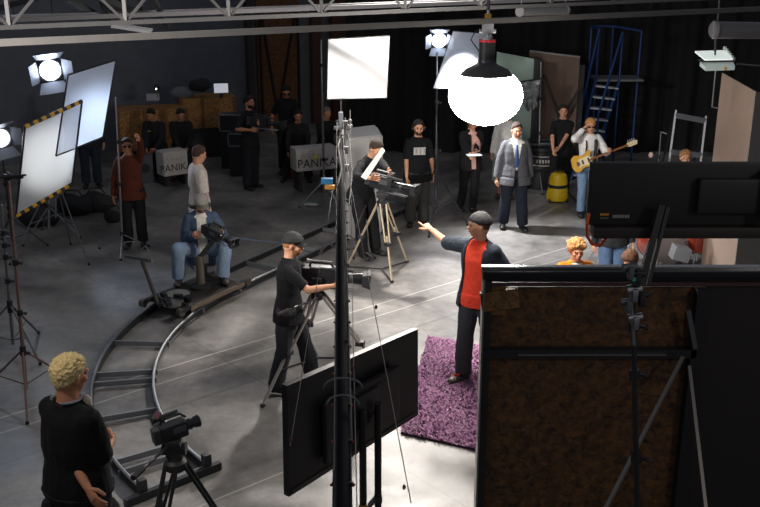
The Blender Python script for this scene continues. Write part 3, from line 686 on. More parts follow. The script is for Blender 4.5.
for i in range(6): b.box((q.x-.02+.008*i, 5.172, q.z-.022), (.006,.004,.006))
b.build('small_lettering', mat('7d7660', .5), bm_, smooth=False)
b = MB(); q = at(621, 216.5, 5.17)
for i in range(7): b.box((q.x-.042+.014*i, 5.172, q.z), (.010,.004,.018))
b.build('grey_lettering', mat('8f8d92', .5), bm_, smooth=False)
MB().box((TL.x+1.0, 5.10, TL.z-h*.45), (.05,.12,h*.8)).build('mount_bracket', BLK, bm_)
MB().bar(at(662,205,5.10), at(641,285,5.02), .035, .02).build('mount_arm', mat('222225',.5), bm_); MB().bar(at(668,207,5.10), at(648,285,5.02), .02, .02).build('mount_arm', mat('222225',.5), bm_)
o = MB().tube([at(589,214,5.16), at(587,224,5.1), at(587,236,5.12), at(592,244,5.18), at(600,246,5.3), at(606,238,5.3), at(607,226,5.22)], .009, 8).build('power_cable', mat('d8552a', .5), bm_)
gs = stand('black grip stand in front of the plywood set wall', at(640,664,5.0)*1, at(632.5,262,5.0), 'grip_stand', 'grip stand', .55, .5, (.020,.014), BLKM, 60, knobs=(.55,.75,.86))
for i, (px, py, s) in enumerate(((630,268,.05),(637,275,.05),(634,290,.06),(628,302,.04),(641,296,.04),(635,318,.05))):
    p = at(px, py, 4.95); b = MB(); b.cyl(p-V((.04,0,0)), p+V((.04,0,.01)), s*.45, n=12); b.box(p+V((0,-.02,-.02)), (.03,.05,.07), bev=.006); b.build('grip_head', (GREY, BLKM, STEEL)[i % 3], gs)
MB().cyl(at(634,345,4.95), at(630,285,4.95), .010, n=8).build('steel_arm', STEEL, gs); MB().bar(at(632,279,4.92), at(638,279,4.92), .02,.02).build('green_tape', mat('2fae8f', .5), gs)

# camera crane arm running away from the viewer
n0, n1 = at(343, 535, 2.9), at(342, 190, 7.9); u = (n1-n0).normalized(); sx = V((1,0,0))
cr = root('camera_crane', 'black camera crane arm with steel cables rising through the middle', 'camera crane', (n0.x, 2.2, 0))
MB().cyl(n0-u*.6, n1, .024, .030, n=14).build('arm_tube', mat('1b1b1e', .9, 0, 0, 40, 0, .08), cr)
MB().cyl(n0+V((-.030,.0,.0)), n1+V((-.035,0,.0)), .010, n=12).build('side_tube', mat('4a4b50', .9, 0, 0, 40, 0, .1), cr); MB().cyl(n0+V((.030,.0,-.01)), n1+V((.03,0,-.01)), .006, n=12).build('side_tube', mat('3d3f44', .9, 0, 0, 40, 0, .1), cr)
for i in range(1, 15):
    p = n0.lerp(n1, i/15.); MB().box(p, (.085,.012,.018), bev=.003).build('arm_clamp', mat('2b2c30',.4,.4), cr)
    for sx_ in (.043,-.044): MB().ell(p+V((sx_,-.01,.004)), .006, n=6).build('red_pin', mat('a8322c', .4), cr)
q = n0.lerp(n1, .20)
for dz, w_ in ((.05,.09),(-.0,.075)):
    b = MB(); b.tube([q+V((w_*math.cos(a), dz*1.5, dz+.05*math.sin(a))) for a in [PI*i/10 for i in range(11)]], .006, 8); b.build('cable_spreader', mat('6f7277', .3, .8), cr)
tipc = at(340, 128, 10.4)
MB().cyl(n1, tipc, .014, n=10).build('front_tube', mat('2c2d30', .9, 0, 0, 40, 0, .1), cr)
cabm = mat('77736f', .7, .0)
for pts in (((333,188,7.8),(290,446,3.9)), ((350,110,9.4),(353,330,5.0),(357,507,3.0)), ((344,150,8.9),(411,503,3.1)), ((343,120,9.6),(352,440,3.4)), ((337,120,9.6),(334,470,3.2))):
    MB().tube([at(*p) for p in pts], .0022, 6).build('steel_cable', cabm, cr)
for p in ((376,307,4.4),(347,340,4.6),(353,368,4.2),(404,487,3.2),(291,440,3.92),(354,258,6.3)): MB().ell(at(*p), (.007,.007,.012), n=6).build('cable_bead', mat('7d3a3a', .4), cr)
MB().cyl((n0.x,2.2,.0), (n0.x,2.2,n0.z+.4), .08, n=16).build('column', BLKM, cr); MB().cyl((n0.x,2.2,0), (n0.x,2.2,.05), .5, n=28).build('column_base', BLKM, cr)
MB().cyl((n0.x,2.2,n0.z+.3), n0-u*.5, .05, n=12).build('pivot', BLKM, cr)
# head of the crane
b = MB(); b.box(at(341,122,10.3), (.05,.05,.22), bev=.01); b.box(at(345,126,10.25), (.16,.06,.03), bev=.005); b.cyl(at(334,128,10.3), at(350,128,10.3), .022, n=10); b.build('head_bracket', mat('4b4d52', .6, .2), cr)
b = MB()
for (px, py, s) in ((345,125,.06),(350,122,.035),(341,140,.05),(346,150,.05),(339,160,.045),(347,168,.05)): b.box(at(px,py,9.8), (s,s,s*1.5), bev=.01)
b.build('crane_head', BLK, cr)
MB().box(at(327,181,8.1), (.10,.06,.05), bev=.006).build('control_box', mat('2a6f9e', .5), cr); MB().box(at(330,187,8.05), (.09,.05,.035), bev=.006).build('battery_pack', mat('c88a3a', .5), cr)
MB().tube([at(336,190,8.0), at(341,170,8.3), at(338,145,9.2), at(343,130,10)], .009, 8).build('cable', mat('141416',.6), cr); MB().tube([at(349,205,7.7), at(352,170,8.5), at(349,140,9.4), at(345,118,10)], .006, 8).build('cable', mat('3c3a3b',.7), cr)

# ---------------------------------------------------------------- lanterns, lamps, diffusion frames
Lc = at(485.5, 94.5, 9.4); rr = .365
la = root('lantern_softbox', 'big glowing white lantern light hanging above the set from the long beam', 'studio lamp', Lc)
prof = []
for i in range(0, 13):
    a = -PI/2+PI*(i/12)*.74; prof.append((max(.01, rr*math.cos(a)), rr*.80*math.sin(a)-.01))
MB().lathe(Lc, prof, n=40).build('diffuser', mat('fff8ee', .6, emit=74), la)
zt_ = prof[-1][1]; rt_ = prof[-1][0]
MB().lathe(Lc, [(rt_*1.005, zt_-.005), (rt_*.80, zt_+.055), (rt_*.45, zt_+.10), (.075, zt_+.13)], n=40).build('black_skirt', mat('2a2b2e', .6, 0, .3, 30, .2), la)
t0 = Lc+V((0,0,zt_+.12)); MB().cyl(t0, t0+V((0,0,.03)), .085, n=24).build('speed_ring', DSTEEL, la)
MB().cyl(t0+V((0,0,.03)), t0+V((0,0,.20)), .080, n=24).build('lamp_head', mat('26272a', .4, .2), la); MB().cyl(t0+V((0,0,.20)), t0+V((0,0,.22)), .082, n=24).build('red_ring', mat('b5202a', .4), la)
MB().cyl(t0+V((0,0,.22)), t0+V((0,0,.25)), .05, n=16).build('lamp_cap', mat('a9acb0', .4), la)
b = MB(); b.box(t0+V((.0,-.0,.33)), (.11,.06,.10), bev=.01); b.cyl(t0+V((-.08,0,.30)), t0+V((.08,0,.30)), .02, n=10); b.cyl(t0+V((0,0,.24)), t0+V((0,0,.50)), .014, n=8); b.build('yoke', mat('c2c5c8', .35, .6), la)
MB().box(t0+V((.0,0,.43)), (.06,.05,.07), bev=.01).build('yellow_clamp', mat('c9962e', .5), la); MB().tube([t0+V((0,0,.5)), t0+V((0,0,.60))], .016, 8).build('hook', DSTEEL, la)
MB().tube([t0+V((-.07,0,.1)), t0+V((-.16,0,.22)), t0+V((-.12,0,.30)), t0+V((-.03,0,.32))], .006, 6).build('power_cable', RUB, la)

f1 = difframe('white diffusion frame behind, its upper corner above the striped frame', (at(68,75,13.3), at(116,60,13.9), at(103,137,13.8), at(56,156,13.3)), diffusion('dfe5f0', .06))
f2 = difframe('white diffusion frame edged with yellow and black striped tape', (at(25,127,12.9), at(82,101,13.5), at(72,184,13.5), at(16,216,12.9)), diffusion('d6d6d4', .0), tape='d9a32a', rr=.015)
f3 = difframe('square glowing diffusion frame just left of the top middle', (at(328,39,13.0), at(390,36,13.0), at(387,98,13.0), at(327,99.5,13.0)), diffusion('d2d2d2', .0), rr=.006)
f4 = difframe('slanted glowing diffusion frame behind the round lantern', (at(453,31,14.6), at(492,34,14.9), at(478,89,14.9), at(433,88.5,14.6)), diffusion('e2e4e8', .55), rr=.006)
stand('thin stand holding the rear left diffusion frame, clamp beside its right edge', fl(123,252), at(115.5,97,13.8), 'light_stand', 'light stand', .42, .28, (.016,.011), STEEL, -80)
stand('light stand whose legs spread below the striped diffusion frame', fl(57,258), at(53,110,13.7), 'light_stand', 'light stand', .66, 1.25, (.016,.012), GREY, -30, low=.6)
stand('stand under the square glowing frame in the middle', fl(343,262), at(341,98,13.1), 'light_stand', 'light stand', .5, .5, (.018,.012), mat('4a4b4e', .7), 20)
stand('tall thin stand beside the white lettered case and the seated men', fl(324.5,206), at(321,40,15.8), 'light_stand', 'light stand', .45, .5, (.022,.016), STEEL, 75, knobs=(.3,.86))
stand('tall two-stage lamp stand beside the man with headphones', fl(436,228), at(437,52,15.2), 'light_stand', 'light stand', .55, 1.0, (.024,.016), DSTEEL, -105, low=.25)
stand('stand carrying the fresnel lamp behind the left frames', fl(49,238), at(48,92,15.0)*1, 'light_stand', 'light stand', .5, .5, (.02,.014), GREY, 0)
s1_ = stand('stand with a pale rusty pole and side arm at the left edge', fl(27,400), at(8,172,8.85), 'light_stand', 'light stand', .55, .55, (.019,.013), mat('8a6f66', .35, .7), -70, low=.12, knobs=(.22,.4,.62))
s2 = stand('leftmost stand with a cluster of silver clamps', fl(14,352), at(1,205,9.9), 'light_stand', 'light stand', .55, .6, (.019,.013), GREY, -40, knobs=(.3,.5,.66,.74,.82))
a = at(-8,178,8.85); arm = MB().cyl(a, at(26,175,8.7), .010, n=8).box(at(8,177,8.85), (.07,.06,.06), bev=.01).box(at(17,177,8.8), (.12,.03,.03), bev=.006).build('grip_arm', BLKM, s1_)
fresnel('bright round fresnel lamp with blue glow at the upper left', LA, LA+V((.42,-.9,-.22)), .155, em=26)
fresnel('lamp cut by the left edge beside the striped diffusion frame', LD, LD+V((.6,-.75,-.2)), .135, em=5, col='f4f6ff')
fresnel('blue-white square-doored lamp above the man with headphones', LB, LB+V((-.0,-.9,-.25)), .105, em=40, col='d6e4ff')
lc = fresnel('lamp hidden behind the square glowing diffusion frame', LC, LC+V((-.3,-.9,-.2)), .10, em=3)
stand('dark stand carrying the lamp at the left edge', V((LD.x,LD.y,0)), LD-V((0,0,.3)), 'light_stand', 'light stand', .5, .5, (.02,.014), DSTEEL, 10)
# ---------------------------------------------------------------- people
def prs(label, foot, rzd, hands=(None, None), **kw):
    loc = V(foot) if len(foot) == 3 else fl(*foot); rz = R_(rzd)
    for k_, h_ in (('hl', hands[0]), ('hr', hands[1])):
        if h_ is not None: kw[k_] = W2L(loc, rz, h_) if isinstance(h_, V) else h_
    return person(label, loc, rz, **kw)
# director in red
dl = fl(476, 381)
I = prs('person in open dark shirt over red t-shirt and black cap, pointing left', dl, -42, (V((1.28,9.2,.96)), at(431,229,9.75)), H=1.89, top='f04a34', hem=-.12, bottom=('3b3f42', .014), sleeve=.4, jacket=('2c323c', 0, lambda t: .10+.05*(.5-t)), jsleeve=.55,
    head=(-45, 2), hair=('3a2a20', .010), cap=('1c1c1e', None), grip=(30, 40), point=-1, palm=(None, V((.3,.1,-1))), shoes='3a3a35', laces='d2522c', fl_=(.16,.10,0), fr=(-.10,-.10,0), er=(-.3,.2,-.9), vox=.0085, name='person')
# camera operator in the centre
I = prs('person in black cap and black t-shirt operating the centre camera on tripod', fl(291,389), 88, (at(328,280,9.4), at(333,286,8.78)), H=1.74, top='151619', hem=-.15, sleeve=.42, bottom=('35373b', .018), lean=(0,-.05), head=(0,12), hair=('a06a3c', .012), cap=('1b1c1e', 0),
    beard='8a5a34', skin=SKIN, shoes='1b1b1c', fl_=(.14,-.22,0), fr=(-.12,.14,0), er=(-.3,.5,-.9), el=(.3,.5,-.9), vox=.0085, grip=(60,60))
# blond man, bottom left, back to the viewer
p = at(58, 372, 5.45)
I = prs('person with short bleached blond hair in black t-shirt, back turned, bottom left', V((p.x+.02, 5.52, 0)), 150, (at(101,516,5.2), (-.02,-.30,1.18)), H=1.96, top='0f1012', sleeve=.5, baggy=.015, hem=-.30, fat=1.3, bottom=('1c1c1f', .03), hair=('f6cc90', .022, .016), skin=SKIN2, head=(-8, 6), vox=.0085, shoes='1b1b1c', grip=(30,45), el=(.6,.8,-.8), palm=(V((0,-1,0)), None))
b = MB(); nk, Mx, k = I['neck'], I['HM'], I['k']
b.tube([nk+Mx @ V((math.sin(a)*.088, -math.cos(a)*.095+.012, -.005)) for a in [-2.5+.25*i for i in range(21)]], .010, 8); b.build('neck_headset', mat('8a8d92', .35, .4), I['body'], world=False)
MB().ell(nk+Mx @ V((-.075,-.085,-.03)), (.035,.03,.045)).build('ear_cup', mat('c9b9a6', .5), I['body'], world=False)
for j, (s, dz) in enumerate(((.25,.0),(.42,.01))):
    e_, h_ = I['elb'][1], I['hand'][1]; q = e_.lerp(h_, s+.1); F = frame(h_-e_); MB().loft([(q, F.col[0], F.col[1], .0385-.01*s, .0385-.01*s), (q+(h_-e_).normalized()*.035, F.col[0], F.col[1], .037-.01*s, .037-.01*s)], 14).build('tattoo', mat('2a2430', .6), I['body'], world=False)
# dolly operator
dop = fl(205, 289)
I = prs('person in denim jacket and white cap seated on the dolly behind a camera', dop, 14, (at(222,232,11.75), at(193,235,11.75)), H=1.80, fat=.88, sit=.49, lean=(.0,-.16), head=(8,32), top='d8d4cc', sleeve=.4, jacket=('47566c', 0, lambda t: .06), hair=('2b211b', .010), cap=('8e8983', 10), skin=SKIN,
    bottom=('7d91aa', .016), shoes='2a2624', fl_=(.22,-.34,.20), fr=(-.34,-.26,.20), kn=((.5,-1,.4),(-.7,-1,.4)), vox=.009, grip=(60,60), beard='4a3a30', er=(-.3,.5,-1), el=(.3,.5,-1))
# young man in pale t-shirt
p = at(196, 146, 13.1)
I = prs('person with short hair in pale beige t-shirt standing behind the dolly operator', V((p.x, 13.1, 0)), 118, H=1.78, top='d3c8bf', sleeve=.5, baggy=.02, hem=-.22, bottom=('4a4a4e', .02), hair=('4a3426', .018, .004), head=(8, 14), vox=.010)
# plaid
I = prs('person in rust-brown shirt holding up one hand beside the thin stand', V((at(128,150,13.9).x, 13.9, 0)), 10, (at(139,138,13.55), None), H=1.74, top='55291c', sleeve=1.0, bottom=('1e1f23', .015), hair=('3a2418', .015), vox=.012, skin=SKIN2, glasses='1a1a1a')
I = prs('person in dark blue jeans and jacket half hidden behind the left frames', V((at(96,170,18).x, 17.7, 0)), 20, H=1.78, top='262a30', sleeve=1.0, bottom=('252c38', .015), hair=('2a1c14', .015), vox=.013)
dk = dict(vox=.012, shoes='17171a', skin=SKIN2)
# seated pair on the plywood crates
for (px, Y, lab, c, sd) in ((156, 18.75, 'person in dark jacket with yellow chest mark seated at left by plywood crates', '23252a', -8), (181, 18.75, 'person in black hooded jacket seated at right by the plywood crates', '1c1d20', 12)):
    x = at(px, 130, Y).x
    I = prs(lab, V((x, Y, 0)), sd, ((.10,-.38,.62), (-.06,-.42,.60)), H=1.76, sit=.52, lean=(0,-.22), head=(sd, 22), top=c, sleeve=1.0, baggy=.02, bottom=('1a1b1f', .02), hair=('1b1512', .016), fl_=(.16,-.50,0), fr=(-.18,-.46,0), **dk)
    if px == 156: MB().box(I['P']+I['U']*.33-I['Y1']*.0+V((-.06,-.15,0)), (.06,.02,.02)).build('yellow_mark', mat('b9a53a', .6), I['R'], world=False)
# camera crew at the back
I = prs('bearded person in black holding a video camera at the dark back of the studio', V((at(250,140,17.6).x, 17.6, 0)), 60, (at(259,122,17.2), at(250,130,17.2)), H=1.80, top='1c1c1f', sleeve=.5, bottom=('202126', .02), hair=('1d1512', .018), beard='1d1512', **dk)
I = prs('tall person in black t-shirt standing behind the seated crew, looking down', V((at(287,120,18.9).x, 18.9, 0)), -5, (None, (-.30,-.05,.95)), H=1.84, top='191a1d', sleeve=.45, bottom=('1b1b1e', .02), hair=('15110f', .018), head=(15, 25), glasses='1a1a1a', **dk)
I = prs('person in black seated on the left end of the lettered case', V((at(297,135,18.4).x, 18.7, 0)), 5, ((.18,-.40,.55), (-.22,-.42,.50)), H=1.76, sit=.50, lean=(0,-.25), head=(5, 12), top='222224', sleeve=1.0, bottom=('1b1b1e', .02), hair=('15110f', .014), fl_=(.18,-.48,0), fr=(-.30,-.46,0), **dk)
I = prs('grey-haired person in black seated at right on the lettered case', V((at(324,135,18.4).x, 18.7, 0)), 25, ((.22,-.40,.72), (-.10,-.42,.62)), H=1.78, sit=.52, lean=(0,-.15), head=(8, 8), top='1b1b1d', sleeve=.9, bottom=('1b1b1e', .02), hair=('6a6258', .012), fl_=(.14,-.46,0), fr=(-.20,-.46,0), **dk)
# man in black with white papers
I = prs('person all in black bending over white papers beside the second camera', fl(369,258), 42, (at(390,172,12.9), at(370,178,12.8)), H=1.90, top='1b1c1f', sleeve=.9, lean=(.02,-.42), pel=(0,.16), head=(0, 30), bottom=('19191c', .014), hair=('3a2c24', .014), fr=(-.12,.0,0), fl_=(.16,.02,0), vox=.010)
o = MB().prism([at(382,148,12.75), at(385,151,12.7), at(366,180,12.5), at(361,177,12.55)], V((.0,.012,.006))).build('script_pages', mat('d9d5cf', .6), smooth=False); tag(o, 'white script pages held by the man in black', 'paper')
# headphones man
I = prs('person with headphones and goatee in black t-shirt with white chest print', fl(417,226), 8, ((.27,-.02,.80), (-.20,-.12,.86)), H=1.79, top='121316', sleeve=.45, hem=-.18, fat=1.12, bottom=('3a3a38', .022), beard='3a2a22', hair=('2a201a', .008), phones='1b1b1d', vox=.009, head=(0, 4), skin=SKIN, grip=(60,50))
c, X, Y = I['sp'](.33); b = MB()
for i in range(9):
    x = -.085+.17*i/8; b.box(c-Y*(.150)+X*x+V((0,0,.0)), (.011 if i % 3 else .02,.012,.10-.02*(i % 2)))
b.box(c-Y*.149+V((0,0,.052)), (.19,.012,.012)); b.box(c-Y*.149-V((0,0,.052)), (.19,.012,.012)); b.build('chest_print', mat('c9c5c0', .6), I['R'], world=False, smooth=False)
# leather jacket
I = prs('person in black leather jacket and pale pink blouse holding a tablet', fl(469,212), 18, (at(476,156,15.35), at(470,157,15.35)), H=1.73, top='d7a79c', sleeve=1.0, hem=-.14, fat=.9, jacket=('1b1b1e', 0, lambda t: .045), bottom=('18181b', .006), hair=('3a2a20', .014, .006, .12), shoes='1b1b1c', fl_=(.02,-.10,0), fr=(-.10,.14,0), vox=.009, head=(0, 20), er=(-.7,.5,-.4), grip=(30,30))
o = MB().box(at(474,155,15.25), (.24,.15,.012), rz=.2, bev=.004).build('tablet', mat('c8ccd0', .3)); tag(o, 'pale tablet held by the person in the black leather jacket', 'tablet')
# suit
I = prs('person in grey suit jacket, white shirt and blue tie with navy trousers', fl(512,229), 2, ((.26,.05,.86), (-.30,-.02,.80)), H=1.79, top='dedcd8', sleeve=.9, tuck=True, fat=1.18, jacket=('4c4c50', 0, lambda t: max(0, .02+.17*(t-.14)) if t > .06 else .02+.10*(.06-t)), bottom=('171c28', .02), hair=('33241b', .016), beard='7a5a48', vox=.009, head=(6, 4), shoes='141416', fl_=(.15,-.08,0), fr=(-.14,.08,0))
c, X, Y = I['sp'](.0); b = MB(); rg = []
for t, w_ in ((.49,.020),(.465,.026),(.44,.018),(.3,.030),(.14,.038),(.10,.004)):
    c, X, Y = I['sp'](t); ry = {.49:.085,.465:.10,.44:.124,.3:.152,.14:.157,.10:.157}[t]; rg.append((c-Y*ry, X, Y, w_, .010))
b.loft(rg, 10); b.build('tie', mat('24426e', .5), I['R'], world=False)
I = prs('person in white top half hidden behind the man in the grey suit', V((at(506,180,16.8).x, 16.9, 0)), -12, H=1.72, top='e2dfdb', sleeve=1.0, bottom=None, hair=('b58a58', .02, .01, .1), shoes='5a3a2a', vox=.012)
# man in black t-shirt at the flats
I = prs('dark-haired person in black t-shirt with clasped hands behind the yellow vacuum', V((at(561,150,17).x, 17.0, 0)), -6, (at(558,150,16.65), at(553,152,16.65)), H=1.73, top='17181a', sleeve=.42, bottom=('17171a', .02), hair=('2a1d16', .020), vox=.010, shoes='17171a', grip=(50,50), er=(-1,.1,-.2), el=(1,.1,-.2), fat=1.08)
# guitarist
gl = fl(584, 215)
I = prs('person in white shirt and jeans with sunglasses playing a yellow bass guitar', gl, 6, ((.26,-.30,1.18), (-.15,-.12,1.52)), H=1.70, top='e4e2df', sleeve=.95, baggy=.01, tuck=True, hem=.02, bottom=('6f89a6', .006), hair=('c08a50', .022, .010), shoes='1b1b1c', glasses='3a1c1c', vox=.009, head=(-8, 6), er=(-.7,-.1,-1), el=(.5,.3,-1), grip=(60,60), fl_=(.09,.0,0), fr=(-.09,-.06,0))
M = I['M']; k = I['k']
for s in (1, -1):
    b = MB(); pts = []
    for t, ry in ((.04,.125),(.2,.128),(.35,.140),(.43,.125)): c, X, Y = I['sp'](t*k); pts.append(c+X*s*.085*k-Y*ry*k)
    c, X, Y = I['sp'](.475*k); pts.append(c+X*s*.085*k); b.tube(pts, .014 if s < 0 else .030, 8); b.build('suspender', mat('1b1b1e', .6), I['R'], world=False)
# yellow bass guitar
g0 = gl+V((-.03,-.26,1.03)); gd = V((.93,.05,.36)).normalized(); gn = V((.05,-1,.02)); gn = (gn-gd*gn.dot(gd)).normalized(); gu = gn.cross(gd)
if gu.z < 0: gu = -gu
gt = root('bass_guitar', 'yellow bass guitar held by the white-shirted player', 'guitar', g0)
o = [(-.20,.02),(-.19,.10),(-.12,.145),(-.04,.12),(.02,.10),(.08,.13),(.15,.155),(.16,.12),(.12,.06),(.13,0),(.14,-.05),(.15,-.10),(.10,-.13),(.03,-.10),(-.04,-.105),(-.11,-.15),(-.18,-.12),(-.205,-.05)]
MB().prism([g0-gd*.10+gd*x+gu*y for x, y in o], gn*-.045).build('guitar_body', mat('d8a63c', .3, coat=.6), gt, smooth=False)
MB().prism([g0-gd*.10+gd*x+gu*y+gn*.003 for x, y in ((-.08,.07),(.10,.07),(.13,.03),(.13,-.05),(.06,-.08),(-.05,-.06),(-.10,-.09),(-.11,0))], gn*.004).build('pickguard', mat('e6d8b4', .4), gt, smooth=False)
MB().bar(g0-gd*.02+gn*.012, g0+gd*.66+gn*.012, .050, .022, gn).build('neck', mat('8a5a34', .4), gt, smooth=False)
b = MB().prism([g0+gd*x+gu*y+gn*.015 for x, y in ((.65,-.025),(.70,-.045),(.82,-.04),(.84,.02),(.78,.04),(.66,.03))], gn*-.02); b.build('headstock', mat('d9c7a0', .4), gt, smooth=False)
for i in range(4): MB().cyl(g0+gd*(.69+.035*i)+gu*.03+gn*0, g0+gd*(.69+.035*i)+gu*.075, .010, n=8).build('tuning_peg', STEEL, gt)
MB().box(g0-gd*.20+gn*.01, (.05,.07,.02), M=Matrix((gd, gu, gn)).transposed()).build('bridge', STEEL, gt, smooth=False)
for x in (-.12,-.02): MB().box(g0+gd*x+gn*.012, (.025,.075,.014), M=Matrix((gd, gu, gn)).transposed()).build('pickup', BLK, gt, smooth=False)
# people behind the set wall and under the black monitor
I = prs('person with curly blond hair in orange cardigan and white top, seated', V((at(576,250,10.2).x, 10.2, 0)), 12, ((.15,-.4,.62), (-.15,-.4,.62)), H=1.70, sit=.41, top='dcdad6', sleeve=.5, jacket=('f08a1e', 0, lambda t: .055), baggy=.02, bottom=('33343a', .02), hair=('dba066', .045, .030), fl_=(.12,-.48,0), fr=(-.12,-.48,0), head=(-5, 4), vox=.009)
hl_ = V((at(576,250,10.2).x, 10.28, 0))
I = prs('brown-haired person with lowered head seated left of the drum kit', V((at(633,258,9.7).x, 9.7, 0)), -20, ((.15,-.4,.62), (-.15,-.4,.62)), H=1.70, sit=.50, lean=(0,-.08), top='4a3a34', sleeve=1.0, bottom=('2c2c30', .02), hair=('6a4630', .024, .006), head=(-15, 30), fl_=(.12,-.46,0), fr=(-.12,-.46,0), vox=.010)
I = prs('person in blue jeans standing behind the seated musicians, head hidden', V((at(612,250,11.6).x, 11.6, 0)), 4, H=1.66, top='2a2c30', sleeve=1.0, hem=-.12, bottom=('587092', .012), hair=('3a2a20', .014), vox=.010, fl_=(.08,0,0), fr=(-.08,0,0))
I = prs('drummer with light brown hair, only the crown showing above the black monitor', V((at(685,160,14.6).x, 14.6, 0)), -8, ((.25,-.42,.80), (-.25,-.42,.80)), H=1.74, sit=.50, top='3a3436', sleeve=.5, bottom=('26262a', .02), hair=('a5764c', .026, .008), fl_=(.22,-.46,0), fr=(-.22,-.46,0), vox=.012)
def stool(label, c, h, name='stool'):
    R = root(name, label, 'stool', c); MB().lathe(V(c)+V((0,0,h-.07)), [(.16,0),(.175,.02),(.175,.05),(.15,.065)]).build('seat', BLK, R)
    for j in range(4):
        a = PI/4+PI/2*j; MB().cyl(V(c)+V((math.cos(a)*.10, math.sin(a)*.10, h-.07)), V(c)+V((math.cos(a)*.19, math.sin(a)*.19, 0)), .012, n=8).build('leg', DSTEEL, R)
stool('round black stool under the curly blond person', hl_, .45); stool('round black stool under the brown-haired musician', V((at(633,258,9.7).x, 9.75, 0)), .42); stool('drum stool behind the drum kit', V((at(685,160,14.6).x, 14.65, 0)), .50, 'drum_stool')
# drum kit
dc = V((at(664,250,13.0).x, 13.2, 0)); dr = root('drum_kit', 'red drum kit with chrome stands behind the black monitor', 'drum kit', dc)
redm = mat('a8402c', .35, coat=.5); skin_ = mat('d8d4cc', .5)
def drum(c, ax, r, h, nm='drum', par=dr):
    c = V(c); ax = V(ax).normalized(); F = frame(ax); X, Y, Z = F.col
    d = MB().cyl(c-ax*h/2, c+ax*h/2, r, n=30).build(nm, redm, par); MB().cyl(c+ax*h/2, c+ax*(h/2+.006), r*.97, n=30).build('drum_head', skin_, d)
    for s in (-1, 1): MB().loft([(c+ax*(h/2*s-.012), X, Y, r*1.03, r*1.03), (c+ax*(h/2*s+.014), X, Y, r*1.03, r*1.03)], 30).build('hoop', STEEL, d)
drum(dc+V((0,0,.28)), (.1,-1,0), .28, .40, 'bass_drum'); drum(dc+V((-.62,.05,.55)), (.05,-.1,1), .18, .16, 'snare_drum'); drum(dc+V((-.22,-.02,.74)), (.05,-.35,1), .15, .22, 'tom_drum'); drum(dc+V((.2,-.02,.74)), (-.05,-.35,1), .15, .22, 'tom_drum'); drum(dc+V((.62,.1,.36)), (0,0,1), .20, .42, 'floor_drum')
for (x, y, z, r) in ((-.85,-.1,.95,.20),(-.6,.3,1.25,.22),(.6,.1,1.2,.23)):
    p = dc+V((x, y, 0)); st_ = MB().cyl(p, p+V((0,0,z)), .012, n=8).build('cymbal_stand', STEEL, dr)
    MB().lathe(p+V((0,0,z)), [(r,0),(r*.3,.02),(.05,.03),(.02,.045)], M=Matrix.Rotation(.2, 3, 'X')).build('cymbal', mat('b89a4e', .25, 1), dr)
    for j in range(3):
        a = 2*PI*j/3; MB().cyl(p+V((0,0,.45)), p+V((math.cos(a)*.28, math.sin(a)*.28, 0)), .009, n=6).build('stand_leg', STEEL, dr)
for i, (a, b_, y) in enumerate((((628,243),(648,262),12.4),((650,238),(637,256),12.3),((655,240),(662,262),12.3),((660,262),(668,240),12.4))):
    o = MB().cyl(at(*a, y), V((at(*b_, y-.2).x, y-.2, 0)), .012, n=8).build('boom_leg', STEEL, dr)
sb = at(680, 255, 11.9); o = root('amplifier_box', 'grey metal box tilted beside the drum kit', 'equipment box', (sb.x, 11.9, 0)); MB().box((sb.x, 11.9, .56), (.22,.20,.18), M=Matrix.Rotation(.25, 3, 'Y'), bev=.01).build('case', mat('8b8e92', .4, .4), o)
for s in (-1, 1): MB().cyl((sb.x+s*.03, 11.9, .5), (sb.x+s*.22, 11.95, 0), .012, n=8).build('leg', DSTEEL, o)
o = MB().tube([fl(700,240), fl(716,248), fl(728,262), fl(735,275)], .012, 8).build('floor_cable', RUB); tag(o, 'black cable on the floor right of the drum kit', 'cable')
# microphone stand left of the ladder
mb = V((at(660,150,15.5).x, 15.5, 0)); ms = stand('chrome microphone stand beside the aluminium ladder', mb, at(661,132,15.5), 'microphone_stand', 'microphone stand', .3, .3, (.014,.012), STEEL, 10)
MB().cyl(at(661,132,15.5), at(667,134,15.4), .014, n=8).build('boom', STEEL, ms); MB().ell(at(651,155,15.5), (.04,.04,.05)).build('microphone', mat('c9a9a4', .4), ms)
# ladder
lt = V((at(684,150,16).x, 16.0, 0)); ld = root('ladder', 'small aluminium stepladder standing by the pale tall panel', 'ladder', lt)
q = [at(676,110,16.2), at(706,116,16.2)]; bt = [V((at(661,205,15.9).x, 15.8, 0)), V((at(693,208,15.9).x, 15.8, 0))]; alu = mat('b4b6b8', .3, .9)
for i in range(2): MB().bar(q[i], bt[i], .028, .025).build('rail', mat('c4c6c8', .5), ld, smooth=False)
for kx in (.05,.40,.72): MB().bar(q[0].lerp(bt[0], kx), q[1].lerp(bt[1], kx), .09, .03).build('step', mat('85878c', .4, .7), ld, smooth=False)
for i in range(2): MB().bar(q[i], bt[i]+V((.05,.8,0)), .03, .02).build('rear_rail', DSTEEL, ld, smooth=False)
# pale tall panel at the right edge
a, b_, c = at(722,73,12.9), at(756,92,11.6), at(790,96,12.2); pn = root('tall_panel', 'tall beige set panel standing at the right edge', 'set panel', (a.x, a.y, 0))
a2 = V((fl(722,262).x-.0, a.y, 0)); a2.x = a.x-.02
MB().prism([a, b_, V((b_.x, b_.y, 0)), V((a.x, a.y, 0))], V((.02,.03,0))).build('front_board', mat('a08a7c', .7, 0, .05, 3, .08), pn, smooth=False)
MB().prism([b_, c, V((c.x, c.y, 0)), V((b_.x, b_.y, 0))], V((.0,.03,0))).build('side_board', mat('8c857f', .7, 0, .05, 3, .08), pn, smooth=False)
